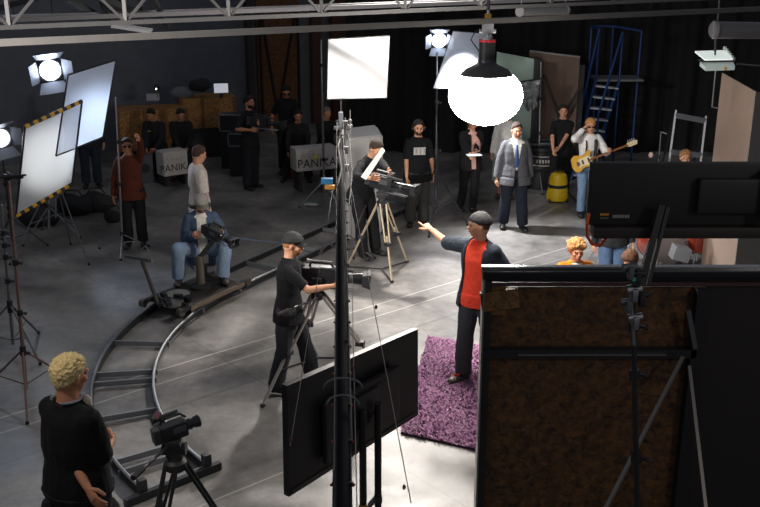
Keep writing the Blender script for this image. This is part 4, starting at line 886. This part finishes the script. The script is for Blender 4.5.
# grid light high on the right
gp = at(715, 56, 12.2); gr = root('louvre_lamp', 'flat white lamp with toothed grid high at the right', 'studio lamp', gp)
MB().prism([at(695,51,12.5), at(727,50,12.5), at(733,58.5,12.0), at(705,59,12.0)], V((0,0,-.02))).build('lamp_panel', mat('dfe9e4', .4, emit=.6), gr, smooth=False)
MB().prism([at(700,62,12.1), at(733,61.5,12.1), at(735,66,12.0), at(706,67,12.0)], V((0,0,-.05))).build('rear_plate', mat('a9b5b2', .4, emit=.2), gr, smooth=False)
MB().prism([at(698,60,12.05), at(734,59.5,12.05), at(734,62,12.05), at(702,62.5,12.05)], V((0,.05,0))).build('housing', BLK, gr, smooth=False)
for i in range(6): p = at(725+i*1.7, 48+i*2.2, 12.4-.06*i); MB().box(p, (.035,.03,.04), rz=.5, bev=.004).build('tooth', mat('cfd8d4', .4), gr)
MB().cyl(at(737,64,12.1), at(775,67,12.3), .010, n=8).build('side_arm', GREY, gr); MB().tube([at(716,66,12.1), at(712,107,12.1), at(719,108.5,12.1)], .009, 8).build('hanging_bracket', mat('9a9a9a', .4, .6), gr)
MB().ell(at(725,68.5,12.0), .02).build('yellow_knob', mat('c99a2c', .5), gr); MB().cyl(gp, gp+V((0,.1,1.2)), .012, n=8).build('hanging_rod', BLKM, gr)
# mint panel, silver foil, brown panel
mq = [at(497,52,18.3), at(534,59,18.0)]; mp = root('mint_panel', 'pale mint green panel standing behind the round lantern', 'set panel', (mq[0].x, 18.2, 0))
MB().prism([mq[0], mq[1], V((mq[1].x, 18.0, 0)), V((mq[0].x, 18.3, 0))], V((0,.05,0))).build('board', mat('a5bdb0', .7), mp, smooth=False)
a = mq[1]; MB().box((a.x+.06, 18.0, a.z/2), (.12,.06,a.z), bev=.004).build('black_edge', BLK, mp)
stand('thin stand between the mint panel and the brown panel', V((at(541,140,17.6).x, 17.6, 0)), at(541,62,17.6), 'light_stand', 'light stand', .45, .4, (.02,.014), STEEL, 30)
so = at(526,97,17.2); sf = root('silver_reflector', 'crumpled silver cloth hanging beside the round lantern', 'reflector', so)
def sp_(u, v):
    p = at(514,84,17.2).lerp(at(540,79,17.2), u).lerp(at(526,112,17.2).lerp(at(537,108,17.2), u), v); return p+V((0, noise.noise(V((u*5, v*5, 1)))*.12, noise.noise(V((u*7, v*7, 3)))*.03))
bb = MB().grid(sp_, 16, 16); bmesh.ops.solidify(bb.bm, geom=bb.bm.faces[:], thickness=.004); bb.build('cloth', mat('b9bbbd', .45, .5, .4, 20, .2), sf); MB().cyl(at(511,84,17.2), at(541,78.5,17.2), .018, n=8).build('hanging_bar', BLK, sf)
bq = [at(530,51,19.0), at(580,57,18.6)]; bp_ = root('brown_panel', 'tall brown board leaning behind the dark-haired person in black', 'set panel', (bq[0].x, 18.8, 0))
MB().prism([bq[0], bq[1], V((bq[1].x, 18.6, 0)), V((bq[0].x, 19.0, 0))], V((0,.05,0))).build('board', mat('6f574a', .6, 0, .1, 2, .25), bp_, smooth=False); MB().bar(bq[0], bq[1], .03, .06).build('top_edge', mat('8d8a86', .5), bp_, smooth=False)
MB().bar(at(543,75,18.5), at(562,125,18.4), .05, .04).build('brace', BLK, bp_); MB().bar(at(582,85,18.4), at(562,118,18.4), .04, .04).build('brace', BLK, bp_); MB().bar(bq[1]+V((.05,-.02,-.15)), V((bq[1].x+.05, 18.55, 0)), .10, .05).build('side_post', BLK, bp_)
# barrel
bc = fl(540,197); bc.y = 17.6; bc = V((at(541,170,17.8).x, 17.8, 0)); br = root('black_barrel', 'black drum-shaped bin with white lettering behind the man in the suit', 'barrel', bc)
MB().lathe(bc, [(.30,0),(.31,.03),(.31,.36),(.325,.38),(.31,.40),(.31,.72),(.33,.74),(.33,.80),(.29,.82)], n=32).build('barrel', mat('1c1d1f', .45), br)
for z in (.46,.63): MB().lathe(bc, [(.314,z),(.314,z+.015)], n=32).build('white_band', mat('b9b6b2', .5), br)
b = MB()
for i in range(6):
    a = -PI/2-.42+.17*i; b.box(bc+V((math.cos(a)*.315, math.sin(a)*.315, .55)), (.028,.01,.06), rz=a+PI/2)
b.build('lettering', mat('b9b6b2', .5), br, smooth=False)
o = MB().tube([bc+V((.27*math.cos(a), .27*math.sin(a), .86+.02*math.sin(3*a))) for a in [i*2*PI/20 for i in range(20)]], .03, 8).build('coiled_hose', mat('4a4c50', .6)); tag(o, 'grey hose coiled on top of the black barrel', 'hose')
# yellow vacuum cleaner
vc = fl(557,201); vr = root('vacuum_cleaner', 'yellow drum vacuum cleaner with a black belt on the floor', 'vacuum cleaner', vc); ym = mat('e6c21a', .4, 0, 0, 5, 0, .5, 0, 0, .3)
MB().loft([(vc+V((0,0,z)), V((1,0,0)), V((0,1,0)), rx, ry) for z, rx, ry in ((.03,.19,.17),(.08,.20,.18),(.20,.19,.17),(.26,.17,.155))], 28).build('tub', ym, vr)
MB().loft([(vc+V((0,0,z)), V((1,0,0)), V((0,1,0)), rx, ry) for z, rx, ry in ((.26,.165,.15),(.32,.165,.15))], 28).build('belt', BLK, vr)
MB().loft([(vc+V((0,0,z)), V((1,0,0)), V((0,1,0)), rx, ry) for z, rx, ry in ((.32,.17,.155),(.42,.165,.15),(.50,.14,.13),(.53,.10,.09))], 28).build('motor_head', ym, vr)
MB().tube([vc+V((-.10,0,.50)), vc+V((-.08,0,.57)), vc+V((.08,0,.57)), vc+V((.10,0,.50))], .016, 8).build('handle', BLK, vr)
for s in (-1, 1): MB().cyl(vc+V((s*.15,-.12,.035)), vc+V((s*.17,-.12,.035)), .035, n=14).build('wheel', BLK, vr)
MB().tube([vc+V((.16,-.05,.2)), vc+V((.30,-.2,.05)), vc+V((.42,-.5,.02)), vc+V((.30,-.75,.02)), vc+V((.5,-.8,.02))], .018, 8).build('suction_hose', RUB, vr)
# blue platform stairs
st = root('platform_stairs', 'blue mobile platform stairs in the dark at the back', 'stairs', (at(615,150,19.5).x, 19.5, 0)); blue = mat('173a70', .5, .1); stepm = mat('b2b5ba', .5, .2)
Yb = 19.0
sa = [(597,130,18.2),(622,131,18.2)]; sb_ = [(612,40,19.2),(633,40,19.2)]
l0, l1 = at(586,120,18.9), at(596,80,19.3); r0, r1 = at(606,123,18.9), at(619,83,19.3); l00 = l0+(l0-l1)*1.0; r00 = r0+(r0-r1)*1.0
zf = lambda p, d: p-d*((p.z)/d.z)
l00, r00 = zf(l0, l1-l0), zf(r0, r1-r0)
for a, b_ in ((l00, l1), (r00, r1)): MB().bar(a, b_, .06, .05).build('stringer', blue, st, smooth=False)
N_ = 9
for i in range(N_):
    t = (i+.5)/N_; MB().bar(l00.lerp(l1, t), r00.lerp(r1, t), .20, .03, ZN if False else V((0,1,0))).build('step', stepm, st, smooth=False)
pc = (l1+r1)/2+V((.25,.35,.02)); MB().box(pc, (.95,.7,.04)).build('platform', mat('77797d', .5, .5), st, smooth=False)
hgt = 1.0
cs = [l1, r1, r1+V((.45,.3,0)), l1+V((.45,.75,0)), l1+V((0,.75,0))]
for p in cs: MB().cyl(V((p.x, p.y, 0)), p+V((0,0,hgt)), .022, n=10).build('post', blue, st)
for a, b_ in ((l1, l00), (r1, r00)):
    m_ = a.lerp(b_, .75); MB().bar(a+V((0,0,hgt)), m_+V((0,0,hgt*.8)), .035, .035).build('handrail', blue, st); MB().cyl(m_, m_+V((0,0,hgt*.8)), .02, n=8).build('post', blue, st)
MB().bar(cs[0]+V((0,0,hgt)), cs[4]+V((0,0,hgt)), .035,.035).build('handrail', blue, st); MB().bar(cs[4]+V((0,0,hgt)), cs[3]+V((0,0,hgt)), .035,.035).build('handrail', blue, st); MB().bar(cs[3]+V((0,0,hgt)), cs[2]+V((0,0,hgt)), .035,.035).build('handrail', blue, st)
# ---------------------------------------------------------------- back left: crates, cases, bits
ply = plywood('6e4724', 'bd8a4a', 1.6)
def crate(px0, px1, pyt, pyb, Y, label, m, dep=.7):
    a, b_ = at(px0, pyt, Y), at(px1, pyt, Y); zb = at(px0, pyb, Y).z; R = root('plywood_crate', label, 'crate', ((a.x+b_.x)/2, Y, 0)); wd = (b_.x-a.x)/math.cos(.3); c = V(((a.x+b_.x)/2, Y+dep/2, 0))
    MB().box((c.x, c.y, (a.z+zb)/2), (wd, dep, a.z-zb), rz=.3).build('box', m, R, smooth=False); MB().box((c.x, c.y, zb/2), (wd*.96, dep*.94, zb), rz=.3).build('base', BLK, R, smooth=False)
    for kx in (-.48, -.1, .48): MB().box(c+Matrix.Rotation(.3, 3, 'Z') @ V((wd*kx, -dep/2-.012, 0))+V((0,0,(a.z+zb)/2)), (.07,.02,a.z-zb), rz=.3).build('batten', plywood('4a2e18', '86592e', 2), R, smooth=False)
    return R, c, a.z, wd
crate(113, 180, 110, 150, 19.6, 'long plywood crate behind the two seated people', ply)
R, c, zt2, wd = crate(176, 229, 98, 128, 20.4, 'lighter plywood crate farther right, under the small bright screen', ply)
mm = at(221, 88, 20.5); o = root('small_monitor', 'small glowing monitor standing on the right plywood crate', 'monitor', mm); MB().box(mm, (.34,.04,.24), rz=.2, bev=.01).build('housing', BLK, o); MB().box(mm+V((.004,-.024,0)), (.30,.006,.20), rz=.2).build('screen', mat('c9ccd6', .4, emit=.55), o, smooth=False); MB().box(mm-V((0,0,.15)), (.06,.06,.10)).build('foot', BLK, o, smooth=False)
mm = at(153, 97, 19.8); o = MB().box(mm, (.26,.2,.13), rz=.2, bev=.015).build('storage_box', mat('a3a4a8', .5)); tag(o, 'pale plastic box on top of the long crate', 'box')
mm = at(157, 90, 19.7); R = root('work_lamp', 'tiny lit work lamp standing on the long crate', 'lamp', mm-V((0,0,.15))); MB().cyl(mm-V((0,0,.15)), mm, .012, n=8).build('pole', GREY, R); MB().ell(mm+V((0,0,.05)), (.06,.06,.07)).build('shade', BLK, R); MB().ell(mm+V((0,-.06,.03)), .018, n=6).build('bulb', mat('fff1d6', .4, emit=3), R)
for (px, py, w_, lab) in ((182, 93, .55, 'grey cloth bundle on the right crate'), (200, 85, .5, 'dark equipment bag on the right crate')):
    p = at(px, py, 20.5); b = MB(); b.ell(p, (w_/2, .2, .13)); b = remesh(b, .03, 1)
    for v in b.bm.verts: v.co.z += noise.noise(v.co*6)*.05
    o = b.build('cloth_bundle' if px == 182 else 'equipment_bag', mat('6d7078' if px == 182 else '25262a', .9)); tag(o, lab, 'cloth' if px == 182 else 'bag')
def lcase(label, TLp, TRp, BRp, BLp, Y0, Y1, dep, tx, tsz, tof):
    TL, TR = at(*TLp, Y0), at(*TRp, Y1); dx = TR-TL; dx.z = 0; wd = dx.length; dx.normalize(); ny = V((-dx.y, dx.x, 0)); h = TL.z; R = root('lettered_case', label, 'case', (TL.x, TL.y, 0))
    zb = at(*BLp, Y0).z; M = Matrix((dx, ny, ZN)).transposed(); c = V((TL.x, TL.y, 0))+dx*wd/2+ny*dep/2
    MB().box(c+V((0,0,(h+zb)/2)), (wd, dep, h-zb), M=M, bev=.015).build('case_body', mat('bdb8b2', .6, 0, .1, 10, .12), R)
    for s in (-1, 1): MB().box(c+dx*wd*.4*s+V((0,0,zb/2)), (.06,dep*.9,zb), M=M).build('foot', BLK, R, smooth=False)
    f = c-ny*(dep/2+.004)+V((0,0,zb+(h-zb)*.32)); X = Matrix((dx, ZN, -ny)).transposed().to_4x4()
    text_mesh('lettering', tx, tsz, Matrix.Translation(f+dx*tof) @ X, mat('1d1b1c', .6), R, .002, .95)
    b = MB()
    for i in range(9): p = f+dx*(-.30+.05*i)+V((0,0,.15+.012*(i % 3))); b.bar(p, p+dx*.04+V((0,0,.03*(-1)**i)), .008, .006)
    b.build('script_line', mat('6b6664', .6), R, smooth=False)
    return R
lcase('white case with black lettering below the two people by the crates', (163,153), (187,149), (186,171), (160,177), 17.7, 18.0, .35, 'PANIKA', .20, 0)
R = lcase('wide white case with black lettering under the seated crew', (296,150), (337,149), (337,172), (295,172), 17.3, 17.6, .4, 'PANIKA', .23, 0)
MB().ell(at(315.5,157.5,17.2), (.045,.012,.045)).build('green_sticker', mat('a9c93a', .5), R)
a = at(147, 152, 18.4); o = root('grey_speaker', 'dark grey speaker cabinet left of the first lettered case', 'speaker', (a.x, 18.2, 0)); MB().box((a.x, 18.2, a.z/2), (.30,.3,a.z), rz=.2, bev=.015).build('cabinet', mat('4c4f57', .6), o); MB().cyl((a.x+.03,18.06,a.z*.55), (a.x+.035,18.03,a.z*.55), .09, n=20).build('speaker_cone', BLK, o)
# dark road cases with metal edges behind the camera crew
for (x0_, x1_, y0_, y1_, Y, lab) in ((219,241,115,131,19.3,'dark road case with metal edges, upper of the two'), (228,243,134,146,18.6,'lower dark road case with metal edges, nearer')):
    a, b_ = at(x0_, y0_, Y), at(x1_, y1_, Y); c = V(((a.x+b_.x)/2, Y+.2, (a.z+b_.z)/2)); wd, h = b_.x-a.x, a.z-b_.z; R = root('road_case', lab, 'case', (c.x, Y, 0)); MB().box((c.x, c.y, (a.z)/2), (wd, .4, a.z)).build('shell', mat('1b1b1e', .6), R, smooth=False)
    for (p, s) in (((c.x, Y-.01, a.z), (wd,.02,.02)), ((c.x, Y-.01, b_.z), (wd,.02,.02)), ((a.x, Y-.01, c.z), (.02,.02,h)), ((b_.x, Y-.01, c.z), (.02,.02,h))): MB().box(p, s).build('metal_edge', mat('8a8c90', .35, .8), R, smooth=False)
# white covered table behind the man in black
a, b_, c = at(346,143,14.4), at(383,137,14.9), at(383,180,14.9); tb = root('covered_box', 'tall white covered block behind the person with papers', 'box', (a.x, 14.5, 0))
b = MB(); z1 = 1.62; A_ = V((at(346,140,14.3).x, 14.2, 0)); B_ = V((at(383,140,14.6).x, 14.6, 0)); C_ = B_+V((-.1,.9,0)); D_ = A_+V((-.1,.9,0))
b.prism([A_, B_, C_, D_], (0,0,z1)); bmesh.ops.bevel(b.bm, geom=b.bm.edges[:], offset=.04, segments=3, affect='EDGES'); b.build('cover', mat('b4b2b0', .7, 0, .2, 6, .1), tb)
# second tripod with camera
t2 = fl(382,272); tripod('pale wooden-coloured tripod under the second camera', t2+V((0,.05,0)), 1.02, .52, -75, mat('b9a98f', .4, .3), handle=(at(366,205,12.9), at(356,228,12.5)), rr=.013, mid=.05)
camera('black studio camera on the pale tripod beside the person with papers', V((t2.x, t2.y+.05, 1.30)), (.9,-.45,-.12), .95)
# centre tripod and camera
t1 = V((at(318,300,9.2).x, 9.2, 0)); tripod('silver camera tripod in front of the camera operator', t1, 1.0, .80, 228, mat('aaa7a2', .35, .7), handle=(at(318,298,9.1), at(276,315,8.45)), rr=.016)
camera('large black shoulder camera on the silver tripod, lens to the right', at(320,276,9.25), (1,.0,-.08), .95, lens=.26, box=(.17,.40,.22))
# small camcorder bottom left
t3 = V((at(175,455,5.75).x, 5.75, 0)); cz = at(175,430,5.75).z; tripod('black tripod under the small camcorder at the bottom', t3, cz-.24, .55, 250, mat('1d1d20', .4, .2), handle=(at(168,446,5.65), at(133,478,5.2)), rr=.013)
camera('small black camcorder on tripod at the bottom with tilted screens', V((t3.x, 5.75, cz)), (.80,.5,.10), .66, lens=.14, box=(.14,.28,.17), screen=((-.03,-.12,.215), 10, -45), vf=True, matte=False, mic=False)
# dolly on the track
u = (fl(232,287)-fl(158,321)); u.z = 0; u.normalize(); nrm = V((-u.y, u.x, 0)); dcn = fl(196,304); M = Matrix((u, nrm, ZN)).transposed()
do = root('camera_dolly', 'black camera dolly with wheels and steering bar standing on the track', 'camera dolly', dcn)
def q(x, y, z): return dcn+u*x+nrm*y+V((0,0,z))
MB().box(q(.05,0,.17), (1.0,.64,.04), M=M, bev=.01).build('deck', mat('33302d', .5, .4), do)
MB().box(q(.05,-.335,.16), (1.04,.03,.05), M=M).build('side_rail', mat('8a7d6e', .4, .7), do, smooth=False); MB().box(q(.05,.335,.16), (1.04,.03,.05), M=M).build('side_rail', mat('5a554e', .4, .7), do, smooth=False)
for sx in (-.52,.58):
    for sy in (-.31,.31):
        b = MB(); b.box(q(sx,sy,.17), (.28,.06,.05), M=M, bev=.01); br_ = b.build('wheel_bogie', BLKM, do)
        for d_ in (-.10,.10): MB().cyl(q(sx+d_,sy-.03,.155), q(sx+d_,sy+.03,.155), .052, n=18).build('wheel', mat('4a453c', .5), br_)
MB().cyl(q(-.30,.02,.19), q(-.30,.02,.24), .15, n=32).build('turntable_disc', mat('8f8c88', .4, .5), do); MB().cyl(q(-.52,-.10,.19), q(-.52,-.10,.23), .13, n=32).build('turntable_disc', mat('7d7a76', .4, .5), do)
MB().cyl(q(.12,.0,.19), q(.12,.0,.62), .055, n=20).build('column', mat('6e655b', .45, .5), do); MB().lathe(q(.12,0,.19), [(.14,0),(.14,.03),(.08,.06)]).build('column_base', BLKM, do)
MB().cyl(V((dop.x, dop.y+.05, .19)), V((dop.x, dop.y+.05, .44)), .035, n=12).build('seat_post', DSTEEL, do); MB().lathe(V((dop.x, dop.y+.05, .43)), [(.12,0),(.17,.02),(.17,.05),(.14,.07)]).build('seat', BLK, do)
h0, h1 = q(-.62,.05,.18), at(142,261,11.3); MB().cyl(h0, h1, .024, n=12).build('steering_post', mat('4a443e', .4, .6), do); MB().bar(at(125,256,11.45), at(152,261,11.1), .03, .03).build('steering_bar', mat('7f8a8a', .3, .8), do)
MB().tube([at(140,250,11.6), at(146,246,11.7), at(151,256,11.4)], .010, 8).build('steering_hoop', GREY, do)
rnd = random.Random(5)
for i in range(12): MB().box(q(-.75+rnd.random()*.45, -.2+rnd.random()*.4, .18+rnd.random()*.10), (.05+.08*rnd.random(),.05,.05), rz=rnd.random()*3, bev=.008).build('fitting', mat('232225', .45, .4), do)
cp = at(213,233,11.6); camera('black camera on the dolly in front of the person in denim', cp, (.75,-.6,-.15), .72); MB().cyl(q(.12,0,.60), cp-V((0,0,.10)), .03, n=12).build('camera_riser', BLK, do)
# camera held at the back
camera('dark video camera held by the bearded person at the back', at(259,122,17.2), (.95,-.3,-.05), .9, light='2a2a2c')
# small things on the floor
p = fl(311,206); o = root('white_sandbag', 'small white cloth with a green tag on the dark floor', 'cloth', p); b = MB(); b.ell(p+V((0,0,.03)), (.14,.07,.03)); b = remesh(b, .012, 1)
for v in b.bm.verts: v.co += V((0,0,noise.noise(v.co*14)*.02))
b.build('cloth', mat('d0d0cc', .8), o); MB().cyl(p+V((.02,0,.05)), p+V((.03,.02,.13)), .012, n=8).build('green_tag', mat('3aa582', .5), o)
o = MB().tube([fl(345,232), fl(350,229), fl(357,233), fl(364,229), fl(372,231)], .010, 8).build('green_cable', mat('4f9a5a', .5)); tag(o, 'green cable lying on the floor inside the track', 'cable')
for i, (px, py, rx, ry, rz_, lab) in enumerate(((75,214,.55,.35,.2,'black equipment bag on the floor under the striped frame'), (98,210,.6,.4,.18,'black equipment bag right of the striped frame legs'), (40,225,.6,.4,.2,'black equipment bag left of the stand legs'), (113,222,.25,.2,.12,'small black bag near the thin stand'))):
    p = fl(px, py); b = MB(); b.ell(p+V((0,0,rz_*.8)), (rx*.6, ry*.6, rz_)); b = remesh(b, .03, 1)
    for v in b.bm.verts: v.co += V((0,0,noise.noise(v.co*5)*.06)); v.co.z = max(0, v.co.z)
    R = root('equipment_bag', lab, 'bag', p); b.build('bag_body', mat('1a1b1e', .8), R); MB().tube([p+V((-.15,-.02,rz_*1.7)), p+V((-.1,-.03,rz_*1.7+.09)), p+V((.1,-.03,rz_*1.7+.09)), p+V((.15,-.02,rz_*1.7))], .012, 8).build('strap', RUB, R)
mc = fl(291,178); b = MB(); b.ell(mc+V((0,0,.12)), (.12,.12,.12)); o = b.build('orange_bundle', mat('9a5a24', .6, 0, .5, 20, .5)); tag(o, 'orange and red bundle on the floor at the left end of the lettered case', 'cloth')
